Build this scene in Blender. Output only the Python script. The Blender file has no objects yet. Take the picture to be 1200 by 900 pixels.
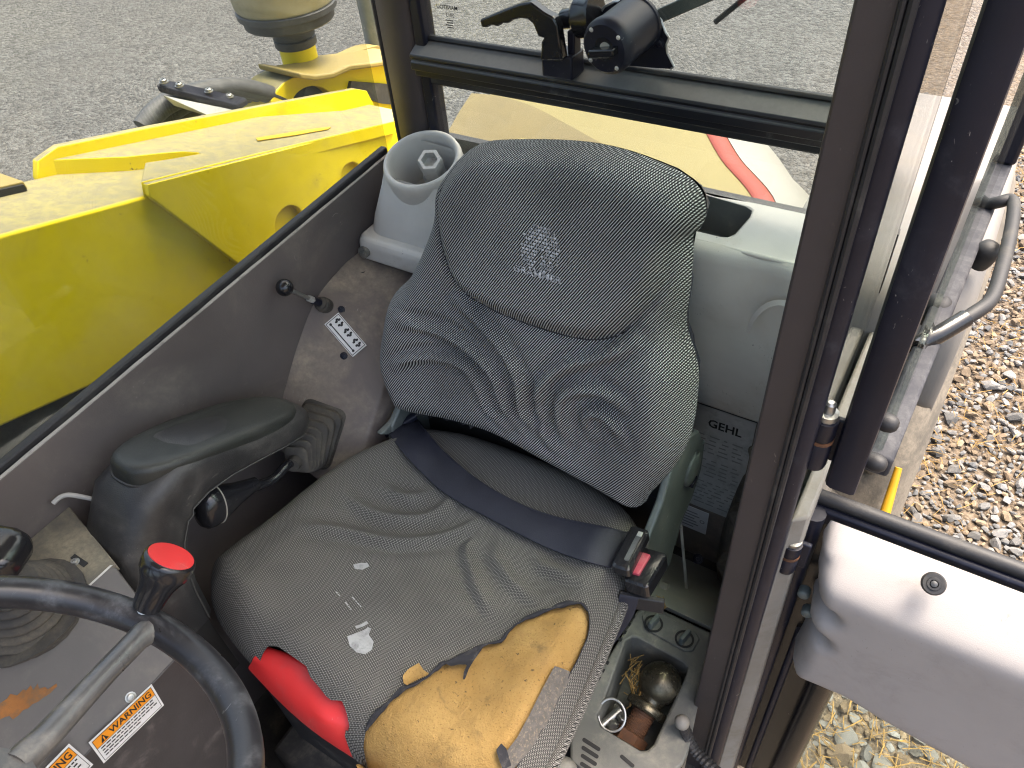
import bpy, bmesh, math, random
import numpy as np
from mathutils import Vector, Matrix
from mathutils.geometry import tessellate_polygon

random.seed(7); rng = np.random.default_rng(7)
SC = bpy.context.scene
COL = SC.collection

# ------------------------------------------------------------------ camera, world, sun, exposure
CAM = np.array([0.0, 0.0, 2.05])
ROT = np.array([[0.850918, 0.314521, -0.420732],
                [0.519493, -0.622607, 0.585224],
                [-0.077885, -0.716545, -0.693179]])      # columns: right, down, forward of the camera in the world
FOC = 890.0                                               # for a 1200 x 900 picture
cd = bpy.data.cameras.new('camera'); co = bpy.data.objects.new('camera', cd); COL.objects.link(co)
cd.sensor_fit = 'HORIZONTAL'; cd.sensor_width = 36.0; cd.lens = FOC / 1200.0 * 36.0
cd.clip_start = 0.02; cd.clip_end = 500.0
mw = Matrix.Identity(4)
for r in range(3):
    mw[r][0] = ROT[r, 0]; mw[r][1] = -ROT[r, 1]; mw[r][2] = -ROT[r, 2]; mw[r][3] = CAM[r]
co.matrix_world = mw
SC.camera = co

SUN_ELEV = math.radians(67.0)
SUN_AZ = math.radians(30.0)            # turned from +Y (behind the machine) towards +X (the door side)
sun_dir = Vector((math.sin(SUN_AZ) * math.cos(SUN_ELEV), math.cos(SUN_AZ) * math.cos(SUN_ELEV), math.sin(SUN_ELEV)))
W = bpy.data.worlds.new('World'); SC.world = W; W.use_nodes = True
wn = W.node_tree; wn.nodes.clear()
wo = wn.nodes.new('ShaderNodeOutputWorld'); wb = wn.nodes.new('ShaderNodeBackground'); ws = wn.nodes.new('ShaderNodeTexSky')
ws.sky_type = 'NISHITA'; ws.sun_disc = False; ws.sun_elevation = SUN_ELEV
ws.sun_rotation = SUN_AZ              # Nishita rotation 0 has the sun at +Y and turns towards +X
ws.air_density = 1.3; ws.dust_density = 9.0; ws.ozone_density = 0.3
wb.inputs['Strength'].default_value = 0.15
wn.links.new(ws.outputs[0], wb.inputs[0]); wn.links.new(wb.outputs[0], wo.inputs[0])
sl = bpy.data.lights.new('sun', 'SUN'); sl.energy = 1.05; sl.angle = math.radians(20.0); sl.color = (1.0, 0.95, 0.87)
so = bpy.data.objects.new('sun', sl); COL.objects.link(so)
so.rotation_euler = sun_dir.to_track_quat('Z', 'Y').to_euler()
so.location = (2, 3, 8)
SC.view_settings.view_transform = 'Standard'; SC.view_settings.look = 'None'
SC.view_settings.gamma = 1.0; SC.view_settings.use_curve_mapping = False
SC.view_settings.exposure = 2.3
SC.cycles.max_bounces = 8; SC.cycles.diffuse_bounces = 4; SC.cycles.glossy_bounces = 3
SC.cycles.transparent_max_bounces = 12; SC.cycles.transmission_bounces = 4
SC.cycles.caustics_reflective = False; SC.cycles.caustics_refractive = False
SC.cycles.use_denoising = True
SC.cycles.filter_width = 1.15

# ------------------------------------------------------------------ measuring helpers (a sight line met with a real plane)
def ray(px, py):
    d = ROT @ np.array([px - 600.0, py - 450.0, FOC]); return d / np.linalg.norm(d)
def PX(px, py, x): r = ray(px, py); return CAM + r * ((x - CAM[0]) / r[0])
def PY(px, py, y): r = ray(px, py); return CAM + r * ((y - CAM[1]) / r[1])
def PZ(px, py, z): r = ray(px, py); return CAM + r * ((z - CAM[2]) / r[2])
def PP(px, py, p0, n): r = ray(px, py); return CAM + r * (np.dot(np.asarray(p0) - CAM, n) / np.dot(r, n))
def A(*v): return np.array(v, float)
def nrm(v): v = np.asarray(v, float); return v / np.linalg.norm(v)

# ------------------------------------------------------------------ materials
def lin(c):
    return tuple((x / 12.92 if x <= 0.04045 else ((x + 0.055) / 1.055) ** 2.4) for x in c)
def hexc(h):
    return lin(tuple(int(h[i:i + 2], 16) / 255.0 for i in (0, 2, 4)))
class NT:
    def __init__(s, m): s.t = m.node_tree; s.n = s.t.nodes; s.l = s.t.links
    def new(s, k, **kw):
        n = s.n.new(k)
        for a, b in kw.items(): setattr(n, a, b)
        return n
    def link(s, a, b): s.l.new(a, b)
    def val(s, op, a, b=None, c=None, clamp=False):
        n = s.n.new('ShaderNodeMath'); n.operation = op; n.use_clamp = clamp
        for i, x in enumerate((a, b, c)):
            if x is None: continue
            if isinstance(x, (int, float)): n.inputs[i].default_value = x
            else: s.l.new(x, n.inputs[i])
        return n.outputs[0]
    def noise(s, vec, scale, detail=4, rough=0.55, dist=0.0):
        n = s.n.new('ShaderNodeTexNoise'); n.inputs['Scale'].default_value = scale; n.inputs['Detail'].default_value = detail
        n.inputs['Roughness'].default_value = rough; n.inputs['Distortion'].default_value = dist
        s.l.new(vec, n.inputs['Vector']); return n.outputs['Fac']
    def ramp(s, fac, lo, hi):
        n = s.n.new('ShaderNodeMapRange'); n.interpolation_type = 'SMOOTHSTEP'
        n.inputs['From Min'].default_value = lo; n.inputs['From Max'].default_value = hi
        s.l.new(fac, n.inputs['Value']); return n.outputs['Result']
    def mix(s, fac, a, b):
        n = s.n.new('ShaderNodeMix'); n.data_type = 'RGBA'
        if isinstance(fac, (int, float)): n.inputs[0].default_value = fac
        else: s.l.new(fac, n.inputs[0])
        for i, x in ((6, a), (7, b)):
            if isinstance(x, tuple): n.inputs[i].default_value = (*x[:3], 1)
            else: s.l.new(x, n.inputs[i])
        return n.outputs[2]
def base_mat(name):
    m = bpy.data.materials.new(name); m.use_nodes = True
    return m, NT(m), m.node_tree.nodes['Principled BSDF']
def pm(name, col, rough=0.5, metal=0.0, dust=None, lo=0.5, hi=0.75, dscale=14.0, var=0.15, bump=0.0, bscale=300.0,
       spec=0.5, scratch=None, coat=0.0, updust=0.0):
    """painted / moulded surface: base colour with uneven tone, dust patches with soft borders, fine grain and rub marks"""
    m, N, B = base_mat(name)
    tc = N.new('ShaderNodeTexCoord').outputs['Object']
    nz = N.noise(tc, dscale * 0.45, 5, 0.6)
    c2 = tuple(max(0, x * (1 - var)) for x in col); c3 = tuple(min(1, x * (1 + var)) for x in col)
    c = N.mix(N.ramp(nz, 0.3, 0.7), c2, c3)
    rv = N.val('MULTIPLY_ADD', nz, 0.18, rough - 0.09)
    if dust is not None:
        d = N.noise(tc, dscale, 8, 0.68, 0.4)
        f = N.ramp(d, lo, hi)
        fine = N.noise(tc, dscale * 9, 5, 0.7)
        f = N.val('MULTIPLY', f, N.val('MULTIPLY_ADD', N.ramp(fine, 0.22, 0.68), 0.7, 0.25))
        if updust > 0:
            g = N.new('ShaderNodeNewGeometry'); sp = N.new('ShaderNodeSeparateXYZ'); N.link(g.outputs['Normal'], sp.inputs[0])
            u = N.val('MULTIPLY', N.ramp(sp.outputs[2], 0.55, 0.95), updust)
            f = N.val('MAXIMUM', f, N.val('MULTIPLY', u, N.val('MULTIPLY_ADD', N.ramp(fine, 0.2, 0.7), 0.18, 0.82)))
        c = N.mix(f, c, dust)
        rv = N.val('ADD', rv, N.val('MULTIPLY', f, 0.35), clamp=True)
    if scratch is not None:
        mp = N.new('ShaderNodeMapping'); mp.inputs['Scale'].default_value = (3, 1, 1.6); mp.inputs['Rotation'].default_value = (0.4, 0.9, 0.6)
        N.link(tc, mp.inputs[0])
        s1 = N.noise(mp.outputs[0], 55, 2, 0.4, 2.2)
        s2 = N.noise(tc, 9, 3)
        f2 = N.val('MULTIPLY', N.ramp(s1, 0.70, 0.76), N.ramp(s2, 0.48, 0.62))
        c = N.mix(f2, c, scratch)
    N.link(c, B.inputs['Base Color']); N.link(rv, B.inputs['Roughness'])
    B.inputs['Metallic'].default_value = metal; B.inputs['Specular IOR Level'].default_value = spec
    B.inputs['Coat Weight'].default_value = coat
    if bump > 0:
        b = N.new('ShaderNodeBump'); b.inputs['Strength'].default_value = bump; b.inputs['Distance'].default_value = 0.001
        N.link(N.noise(tc, bscale, 3, 0.6), b.inputs['Height']); N.link(b.outputs[0], B.inputs['Normal'])
    return m
def weave_mat(name, kind):
    """knitted spacer fabric: light threads over black ground, laid out in metres by the UV map"""
    m, N, B = base_mat(name)
    uv = N.new('ShaderNodeUVMap').outputs[0]
    tc = N.new('ShaderNodeTexCoord').outputs['Object']
    sp = N.new('ShaderNodeSeparateXYZ'); N.link(uv, sp.inputs[0]); u, v = sp.outputs[0], sp.outputs[1]
    wob = N.noise(tc, 60, 2)
    def wave(a, b, pitch, ph=0.0):
        q = N.val('ADD', N.val('MULTIPLY', u, a * 2 * math.pi / pitch), N.val('MULTIPLY', v, b * 2 * math.pi / pitch))
        q = N.val('ADD', q, N.val('MULTIPLY', wob, 1.6))
        return N.val('SINE', N.val('ADD', q, ph))
    if kind == 'back':
        a = math.radians(-33)
        w1 = wave(math.cos(a), math.sin(a), 0.0031)
        w2 = wave(-math.sin(a) * 0.9 + 0.3, math.cos(a), 0.0021)
        k = N.val('MULTIPLY', N.ramp(w1, -0.25, 0.75), N.val('MULTIPLY_ADD', N.ramp(w2, -0.6, 0.7), 0.72, 0.28))
        light = (0.60, 0.61, 0.60)
        dark = (0.006, 0.0065, 0.007)
        dustc, amt, l0, h0 = (0.16, 0.145, 0.115), 0.16, 0.52, 0.80
    else:
        w1 = wave(1, 0.30, 0.0047); w2 = wave(-0.30, 1, 0.0038)
        k = N.ramp(N.val('MULTIPLY', w1, w2), 0.05, 0.55)
        k2 = N.ramp(N.val('MULTIPLY', w1, w2), -0.55, -0.05)
        k = N.val('MAXIMUM', k, N.val('MULTIPLY', N.val('SUBTRACT', 1.0, k2), 0.55))
        light = (0.235, 0.226, 0.205)
        dark = (0.007, 0.007, 0.007)
        dustc, amt, l0, h0 = (0.13, 0.12, 0.098), 0.22, 0.45, 0.75
    c = N.mix(k, dark, light)
    d = N.ramp(N.noise(tc, 7, 6, 0.6, 0.3), l0, h0)
    c = N.mix(N.val('MULTIPLY', d, amt), c, dustc)
    worn = N.ramp(N.noise(tc, 4.5, 4, 0.55), 0.45, 0.75)
    c = N.mix(N.val('MULTIPLY', worn, 0.35), c, (0.02, 0.02, 0.022))
    N.link(c, B.inputs['Base Color'])
    B.inputs['Roughness'].default_value = 0.85; B.inputs['Specular IOR Level'].default_value = 0.12
    B.inputs['Sheen Weight'].default_value = 0.04; B.inputs['Sheen Roughness'].default_value = 0.5
    b = N.new('ShaderNodeBump'); b.inputs['Strength'].default_value = 0.5; b.inputs['Distance'].default_value = 0.0012
    N.link(k, b.inputs['Height']); N.link(b.outputs[0], B.inputs['Normal'])
    return m
def glass_mat(name, tint, film=0.05, filmc=(0.6, 0.6, 0.57)):
    m = bpy.data.materials.new(name); m.use_nodes = True; N = NT(m); N.n.clear()
    o = N.new('ShaderNodeOutputMaterial'); tr = N.new('ShaderNodeBsdfTransparent'); tr.inputs[0].default_value = (*tint, 1)
    gl = N.new('ShaderNodeBsdfGlossy'); gl.inputs['Roughness'].default_value = 0.02
    lw = N.new('ShaderNodeLayerWeight'); lw.inputs[0].default_value = 0.5
    fr = N.val('MULTIPLY_ADD', N.val('POWER', lw.outputs['Facing'], 5.0), 0.90, 0.04)
    mx = N.new('ShaderNodeMixShader'); N.link(fr, mx.inputs[0]); N.link(tr.outputs[0], mx.inputs[1]); N.link(gl.outputs[0], mx.inputs[2])
    df = N.new('ShaderNodeBsdfDiffuse'); df.inputs[0].default_value = (*filmc, 1)
    tc = N.new('ShaderNodeTexCoord').outputs['Object']
    f = N.val('MULTIPLY', N.ramp(N.noise(tc, 6, 6, 0.65), 0.25, 0.8), film * 1.6)  # dirt film that also paints a washed-out haze over the view
    m2 = N.new('ShaderNodeMixShader'); N.link(f, m2.inputs[0]); N.link(mx.outputs[0], m2.inputs[1]); N.link(df.outputs[0], m2.inputs[2])
    N.link(m2.outputs[0], o.inputs[0])
    return m
DUST = (0.30, 0.265, 0.20)
MT = dict(
    wall=pm('brown_panel_paint', (0.100, 0.086, 0.082), 0.5, dust=(0.21, 0.185, 0.155), lo=0.46, hi=0.88, dscale=9, bump=0.25, bscale=500, scratch=(0.2, 0.18, 0.16)),
    pillar=pm('brown_black_powder_coat', (0.040, 0.033, 0.034), 0.42, dust=(0.16, 0.14, 0.13), lo=0.62, hi=0.9, dscale=16, bump=0.3, bscale=900, scratch=(0.13, 0.11, 0.1)),
    black=pm('black_paint', (0.009, 0.010, 0.019), 0.42, dust=(0.055, 0.056, 0.068), lo=0.52, hi=0.85, dscale=18, bump=0.15, bscale=500, spec=0.3, scratch=(0.2, 0.19, 0.18)),  # blue cast puts reflected sky into the black
    rubber=pm('black_rubber', (0.012, 0.012, 0.014), 0.6, dust=(0.08, 0.075, 0.065), lo=0.5, hi=0.8, dscale=20, bump=0.2),
    trim=pm('grey_moulded_trim', (0.50, 0.485, 0.45), 0.55, dust=(0.33, 0.295, 0.235), lo=0.46, hi=0.9, dscale=9, var=0.10, bump=0.3, bscale=900, scratch=(0.08, 0.08, 0.08)),
    doortrim=pm('pale_door_trim', (0.30, 0.278, 0.268), 0.6, dust=(0.18, 0.155, 0.14), lo=0.48, hi=0.90, dscale=10, var=0.06, bump=0.25, bscale=900, scratch=(0.2, 0.18, 0.17)),
    bin=pm('dark_grey_bin_plastic', (0.115, 0.116, 0.105), 0.5, dust=(0.30, 0.28, 0.22), lo=0.45, hi=0.8, dscale=14, bump=0.3, bscale=700),
    dirty=pm('dusty_brown_plate', (0.135, 0.11, 0.096), 0.6, dust=(0.36, 0.30, 0.22), lo=0.38, hi=0.80, dscale=11, bump=0.35, bscale=260, scratch=(0.26, 0.24, 0.21)),
    sandy=pm('sand_covered_plate', (0.10, 0.092, 0.076), 0.75, dust=(0.27, 0.235, 0.165), lo=0.30, hi=0.70, dscale=17, bump=0.4, bscale=300),
    plate=pm('smooth_grey_plate', (0.085, 0.077, 0.073), 0.5, dust=(0.20, 0.18, 0.15), lo=0.45, hi=0.8, dscale=9, bump=0.1, bscale=300, scratch=(0.2, 0.19, 0.17)),
    dark=pm('dark_speckled_panel', (0.040, 0.036, 0.036), 0.5, dust=(0.14, 0.12, 0.11), lo=0.52, hi=0.8, dscale=24, bump=0.2),
    floor=pm('dirty_floor_mat', (0.024, 0.022, 0.020), 0.75, dust=(0.13, 0.11, 0.085), lo=0.42, hi=0.75, dscale=16, bump=0.5, bscale=150),
    arm=pm('worn_black_vinyl', (0.020, 0.020, 0.021), 0.42, dust=(0.115, 0.108, 0.098), lo=0.40, hi=0.85, dscale=10, bump=0.35, bscale=600, scratch=(0.12, 0.115, 0.1)),
    armpad=pm('green_grey_armrest_pad', (0.016, 0.018, 0.016), 0.45, dust=(0.055, 0.056, 0.049), lo=0.45, hi=0.8, dscale=9, bump=0.4, bscale=700, scratch=(0.13, 0.13, 0.12)),
    gloss=pm('glossy_black_plastic', (0.012, 0.012, 0.014), 0.18, dust=(0.09, 0.085, 0.08), lo=0.58, hi=0.9, dscale=25, bump=0.05),
    wheel=pm('rubbed_black_rim', (0.020, 0.020, 0.023), 0.30, dust=(0.12, 0.125, 0.135), lo=0.46, hi=0.74, dscale=22, bump=0.1, scratch=(0.2, 0.2, 0.2)),
    spoke=pm('rubbed_grey_spoke', (0.10, 0.10, 0.10), 0.30, dust=(0.24, 0.225, 0.20), lo=0.45, hi=0.75, dscale=24, bump=0.1, metal=0.3),
    boot=pm('grimy_rubber_boot', (0.034, 0.031, 0.028), 0.7, dust=(0.15, 0.128, 0.096), lo=0.36, hi=0.85, dscale=26, bump=0.3),
    yellow=pm('yellow_paint', (0.84, 0.67, 0.005), 0.42, dust=(0.165, 0.152, 0.108), lo=0.56, hi=0.9, dscale=5, var=0.05, bump=0.06, bscale=120, scratch=(0.1, 0.09, 0.06), updust=0.95),
    hoody=pm('sunlit_pale_yellow', (0.172, 0.138, 0.044), 0.5, dscale=3, var=0.05),  # pale tone carries the sunlight's wash on the hood
    white=pm('white_paint', (0.22, 0.213, 0.19), 0.45, dust=(0.20, 0.185, 0.16), lo=0.55, hi=0.9, dscale=5, var=0.04),
    red=pm('red_paint', (0.22, 0.035, 0.018), 0.45, dust=(0.22, 0.11, 0.07), lo=0.6, hi=0.9, dscale=5, var=0.05),
    redplastic=pm('bright_red_plastic', (0.62, 0.030, 0.030), 0.40, dust=(0.45, 0.10, 0.09), lo=0.52, hi=0.8, dscale=20, var=0.06, bump=0.15, scratch=(0.62, 0.2, 0.17)),
    redbtn=pm('faded_red_button', (0.42, 0.045, 0.075), 0.45, dust=(0.42, 0.2, 0.2), lo=0.45, hi=0.8, dscale=40),
    foam=pm('torn_yellow_foam', (0.40, 0.235, 0.066), 0.95, dust=(0.20, 0.135, 0.06), lo=0.46, hi=0.80, dscale=11, var=0.14, bump=1.0, bscale=650, spec=0.1),
    lining=pm('grey_peppered_lining', (0.085, 0.078, 0.07), 0.95, dust=(0.22, 0.175, 0.12), lo=0.48, hi=0.68, dscale=260, bump=0.8, bscale=500),
    frayed=pm('frayed_black_fabric_edge', (0.016, 0.016, 0.020), 0.9, dust=(0.13, 0.12, 0.11), lo=0.5, hi=0.8, dscale=60, bump=0.6, bscale=900),
    scuff=pm('pale_scuffed_patch', (0.33, 0.33, 0.325), 0.8, dust=(0.16, 0.16, 0.16), lo=0.45, hi=0.7, dscale=60),
    belt=pm('navy_belt_webbing', (0.012, 0.013, 0.024), 0.6, dust=(0.04, 0.04, 0.05), lo=0.45, hi=0.8, dscale=30, bump=0.6, bscale=900),
    bracket=pm('grey_green_metal', (0.11, 0.13, 0.125), 0.45, dust=(0.22, 0.225, 0.20), lo=0.45, hi=0.8, dscale=22, bump=0.2, metal=0.2, scratch=(0.3, 0.3, 0.27)),
    steel=pm('dull_steel', (0.33, 0.33, 0.31), 0.35, metal=0.85, dust=(0.26, 0.22, 0.16), lo=0.5, hi=0.75, dscale=45),
    zinc=pm('bright_zinc', (0.55, 0.55, 0.53), 0.35, metal=0.6, dust=(0.35, 0.32, 0.27), lo=0.5, hi=0.8, dscale=40),
    oldball=pm('tarnished_ball_steel', (0.13, 0.115, 0.08), 0.25, metal=0.8, dust=(0.06, 0.05, 0.035), lo=0.4, hi=0.65, dscale=40),
    rust=pm('rusty_steel', (0.10, 0.048, 0.026), 0.75, metal=0.2, dust=(0.20, 0.085, 0.035), lo=0.4, hi=0.7, dscale=60, bump=0.6, bscale=300),
    orust=pm('orange_rust', (0.26, 0.105, 0.028), 0.9, dust=(0.15, 0.095, 0.055), lo=0.42, hi=0.65, dscale=60, bump=0.5),
    signp=pm('grey_data_plate', (0.46, 0.465, 0.45), 0.45, dust=(0.27, 0.27, 0.25), lo=0.45, hi=0.7, dscale=25, bump=0.05),
    decalw=pm('white_decal', (0.66, 0.66, 0.65), 0.5, dust=(0.5, 0.48, 0.44), lo=0.5, hi=0.85, dscale=60, var=0.03),
    decalo=pm('orange_decal', (0.76, 0.27, 0.012), 0.5, dust=(0.6, 0.33, 0.08), lo=0.55, hi=0.9, dscale=60, var=0.03),
    ink=pm('black_print', (0.015, 0.014, 0.014), 0.6),
    greyink=pm('grey_print', (0.26, 0.26, 0.255), 0.6),
    logo=pm('worn_grey_print', (0.50, 0.51, 0.53), 0.9, dust=(0.05, 0.05, 0.05), lo=0.42, hi=0.56, dscale=190),
    skin=pm('dusty_white_cab_skin', (0.20, 0.19, 0.17), 0.6, dust=(0.17, 0.145, 0.11), lo=0.42, hi=0.7, dscale=11, bump=0.2, scratch=(0.22, 0.19, 0.15)),
    fender=pm('grey_fender_plastic', (0.14, 0.133, 0.126), 0.6, dust=(0.19, 0.173, 0.15), lo=0.38, hi=0.7, dscale=6, bump=0.3),
    tyre=pm('mud_dusted_tyre', (0.10, 0.09, 0.075), 0.9, dust=(0.22, 0.19, 0.15), lo=0.36, hi=0.62, dscale=13, bump=0.6, bscale=200),
    bowl=pm('yellowed_plastic_bowl', (0.40, 0.37, 0.24), 0.4, dust=(0.30, 0.27, 0.17), lo=0.45, hi=0.7, dscale=9),
    cap=pm('grey_black_hose', (0.045, 0.047, 0.050), 0.5, dust=(0.15, 0.15, 0.15), lo=0.45, hi=0.75, dscale=12),
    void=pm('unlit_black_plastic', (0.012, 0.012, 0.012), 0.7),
    straw=pm('dry_straw', (0.27, 0.165, 0.05), 0.8, var=0.3, dscale=40),
    glass=glass_mat('clear_cab_glass', (0.80, 0.83, 0.815), 0.03),
    sideglass=glass_mat('dusty_hazed_side_glass', (0.795, 0.815, 0.795), 0.036),
    greenglass=glass_mat('green_tinted_glass', (0.88, 0.93, 0.895), 0.03),
    back=weave_mat('backrest_weave', 'back'), seat=weave_mat('cushion_weave', 'seat'),
)
def foam_mat():
    m, N, B = base_mat('torn_yellow_foam'); tc = N.new('ShaderNodeTexCoord').outputs['Object']
    c = N.mix(N.ramp(N.noise(tc, 9, 5, 0.6), 0.3, 0.7), (0.33, 0.20, 0.066), (0.43, 0.275, 0.10))
    c = N.mix(N.val('MULTIPLY', N.ramp(N.noise(tc, 26, 6, 0.7), 0.48, 0.72), 0.45), c, (0.27, 0.165, 0.07))
    c = N.mix(N.val('MULTIPLY', N.ramp(N.noise(tc, 12, 5, 0.65, 0.6), 0.58, 0.74), 0.65), c, (0.10, 0.075, 0.045))
    c = N.mix(N.val('MULTIPLY', N.ramp(N.noise(tc, 420, 2, 0.5), 0.60, 0.72), 0.55), c, (0.16, 0.10, 0.04))
    c = N.mix(N.val('MULTIPLY', N.ramp(N.noise(tc, 130, 3, 0.6), 0.66, 0.72), 0.8), c, (0.06, 0.045, 0.03))
    N.link(c, B.inputs['Base Color']); B.inputs['Roughness'].default_value = 0.95; B.inputs['Specular IOR Level'].default_value = 0.1
    h = N.val('ADD', N.noise(tc, 500, 3, 0.7), N.val('MULTIPLY', N.noise(tc, 60, 5, 0.65), 2.5))
    b = N.new('ShaderNodeBump'); b.inputs['Strength'].default_value = 1.0; b.inputs['Distance'].default_value = 0.0022
    N.link(h, b.inputs['Height']); N.link(b.outputs[0], B.inputs['Normal']); return m
MT['foam'] = foam_mat()
MT['ledge'] = pm('grey_green_ledge', (0.26, 0.265, 0.235), 0.6, dust=(0.34, 0.31, 0.25), lo=0.45, hi=0.8, dscale=12)
MT['flange'] = pm('pale_yellow_flange', (0.27, 0.205, 0.06), 0.5, dscale=4, var=0.08)
MT['bar'] = pm('dusty_sky_sheen_bar', (0.012, 0.012, 0.015), 0.36, dust=(0.16, 0.155, 0.145), lo=0.55, hi=0.85, dscale=14, updust=0.8)  # pale top ledge paints dust and reflected sky together
MT['liner'] = pm('pale_bounce_liner', (0.55, 0.54, 0.52), 0.8)
MT['cable'] = pm('pale_grey_cable', (0.42, 0.41, 0.39), 0.5)
MT['yellowbar'] = pm('yellow_bar_paint', (0.50, 0.27, 0.012), 0.4, dust=(0.5, 0.4, 0.2), lo=0.6, hi=0.9)
# ------------------------------------------------------------------ mesh helpers
class MB:
    def __init__(s): s.v = []; s.f = []; s.uv = None
    def add(s, vs, fs):
        o = len(s.v); s.v += [tuple(map(float, p)) for p in vs]; s.f += [tuple(i + o for i in f) for f in fs]; return s
    def box(s, lo, hi):
        x0, y0, z0 = lo; x1, y1, z1 = hi
        return s.add([(x0,y0,z0),(x1,y0,z0),(x1,y1,z0),(x0,y1,z0),(x0,y0,z1),(x1,y0,z1),(x1,y1,z1),(x0,y1,z1)],
                     [(0,3,2,1),(4,5,6,7),(0,1,5,4),(1,2,6,5),(2,3,7,6),(3,0,4,7)])
    def obox(s, c, ax, ay, az):
        """box with half vectors ax, ay, az"""
        c, ax, ay, az = map(np.asarray, (c, ax, ay, az)); vs = []
        for k in (-1, 1):
            for (i, j) in ((-1,-1),(1,-1),(1,1),(-1,1)): vs.append(c + i*ax + j*ay + k*az)
        fs = [(0,3,2,1),(4,5,6,7),(0,1,5,4),(1,2,6,5),(2,3,7,6),(3,0,4,7)]
        if np.dot(np.cross(ax, ay), az) < 0: fs = [tuple(reversed(f)) for f in fs]
        return s.add(vs, fs)
    def plate(s, poly, ext, holes=()):
        """flat outline (3D points) with holes, given thickness along the vector ext"""
        ext = np.asarray(ext, float); loops = [[np.asarray(p, float) for p in poly]] + [[np.asarray(p, float) for p in h] for h in holes]
        flat = [p for l in loops for p in l]; n = len(flat)
        tri = tessellate_polygon([[Vector(p) for p in l] for l in loops])
        o = len(s.v); s.v += [tuple(p) for p in flat] + [tuple(p + ext) for p in flat]
        for t in tri:
            a, b, c = t; nn = np.cross(flat[b] - flat[a], flat[c] - flat[a])
            if np.dot(nn, ext) < 0: a, c = c, a
            s.f += [(o + a + n, o + b + n, o + c + n), (o + c, o + b, o + a)]
        k = 0
        for li, l in enumerate(loops):
            m = len(l); area = sum((np.cross(l[i] - l[0], l[(i+1) % m] - l[0]) for i in range(m)), np.zeros(3))
            ccw = np.dot(area, ext) > 0
            if li > 0: ccw = not ccw
            for i in range(m):
                a, b = o + k + i, o + k + (i+1) % m
                s.f.append((a, b, b + n, a + n) if ccw else (b, a, a + n, b + n))
            k += m
        return s
    def tube(s, path, rad, n=12, closed=False, caps=True, flat=1.0):
        P = [np.asarray(p, float) for p in path]; m = len(P)
        R = [rad] * m if isinstance(rad, (int, float)) else list(rad)
        T = []
        for i in range(m):
            if closed: d = P[(i+1) % m] - P[i-1]
            else: d = P[min(i+1, m-1)] - P[max(i-1, 0)]
            T.append(nrm(d))
        up = A(0,0,1) if abs(T[0][2]) < 0.9 else A(1,0,0)
        x = nrm(np.cross(up, T[0])); rings = []
        for i in range(m):
            x = nrm(x - T[i] * np.dot(x, T[i])); y = np.cross(T[i], x)
            rings.append([P[i] + R[i] * (math.cos(a) * x + flat * math.sin(a) * y) for a in [2*math.pi*k/n for k in range(n)]])
        return s.loft(rings, closed=closed, caps=caps)
    def loft(s, rings, closed=False, caps=True, flip=False):
        o = len(s.v); n = len(rings[0]); m = len(rings)
        for r in rings: s.v += [tuple(map(float, p)) for p in r]
        fs = []
        for i in range(m if closed else m - 1):
            for k in range(n):
                a, b = i*n + k, i*n + (k+1) % n; c, d = ((i+1) % m)*n + (k+1) % n, ((i+1) % m)*n + k
                fs.append((a, b, c, d))
        if caps and not closed:
            fs.append(tuple(range(n-1, -1, -1))); fs.append(tuple((m-1)*n + k for k in range(n)))
        if flip: fs = [tuple(reversed(f)) for f in fs]
        s.f += [tuple(i + o for i in f) for f in fs]; return s
    def lathe(s, prof, org, axis, n=28, caps=True):
        axis = nrm(axis); up = A(0,0,1) if abs(axis[2]) < 0.9 else A(1,0,0)
        x = nrm(np.cross(up, axis)); y = np.cross(axis, x); org = np.asarray(org, float)
        rings = [[org + axis*h + r*(math.cos(a)*x + math.sin(a)*y) for a in [2*math.pi*k/n for k in range(n)]] for (r, h) in prof]
        return s.loft(rings, caps=caps)
    def sheet(s, rows, flip=False):
        """open grid of points, rows of equal length"""
        o = len(s.v); n = len(rows[0])
        for r in rows: s.v += [tuple(map(float, p)) for p in r]
        for i in range(len(rows)-1):
            for k in range(n-1):
                a, b, c, d = o+i*n+k, o+i*n+k+1, o+(i+1)*n+k+1, o+(i+1)*n+k
                s.f.append((d, c, b, a) if flip else (a, b, c, d))
        return s
    def slab(s, rows, ext):
        """grid of points given thickness along ext"""
        ext = np.asarray(ext, float); m = len(rows); n = len(rows[0]); o = len(s.v)
        for r in rows: s.v += [tuple(map(float, p)) for p in r]
        for r in rows: s.v += [tuple(np.asarray(p, float) + ext) for p in r]
        N = m*n
        nn = np.cross(np.asarray(rows[0][1], float) - rows[0][0], np.asarray(rows[1][0], float) - rows[0][0])
        up = np.dot(nn, ext) > 0
        def q(a, b, c, d): s.f.append((a, b, c, d) if up else (d, c, b, a))
        for i in range(m-1):
            for k in range(n-1):
                a, b, c, d = o+i*n+k, o+i*n+k+1, o+(i+1)*n+k+1, o+(i+1)*n+k
                q(a+N, b+N, c+N, d+N); q(d, c, b, a)
        for k in range(n-1):
            a, b = o+k, o+k+1; q(a, b, b+N, a+N)
            a, b = o+(m-1)*n+k, o+(m-1)*n+k+1; q(b, a, a+N, b+N)
        for i in range(m-1):
            a, b = o+i*n, o+(i+1)*n; q(b, a, a+N, b+N)
            a, b = o+i*n+n-1, o+(i+1)*n+n-1; q(a, b, b+N, a+N)
        return s
ORG = {}
def thing(name, label, cat, loc, group=None):
    o = bpy.data.objects.new(name, None); COL.objects.link(o); o.location = loc; o.empty_display_size = 0.05
    o['label'] = label; o['category'] = cat
    if group: o['group'] = group
    ORG[o.name] = np.asarray(loc, float); return o
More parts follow.
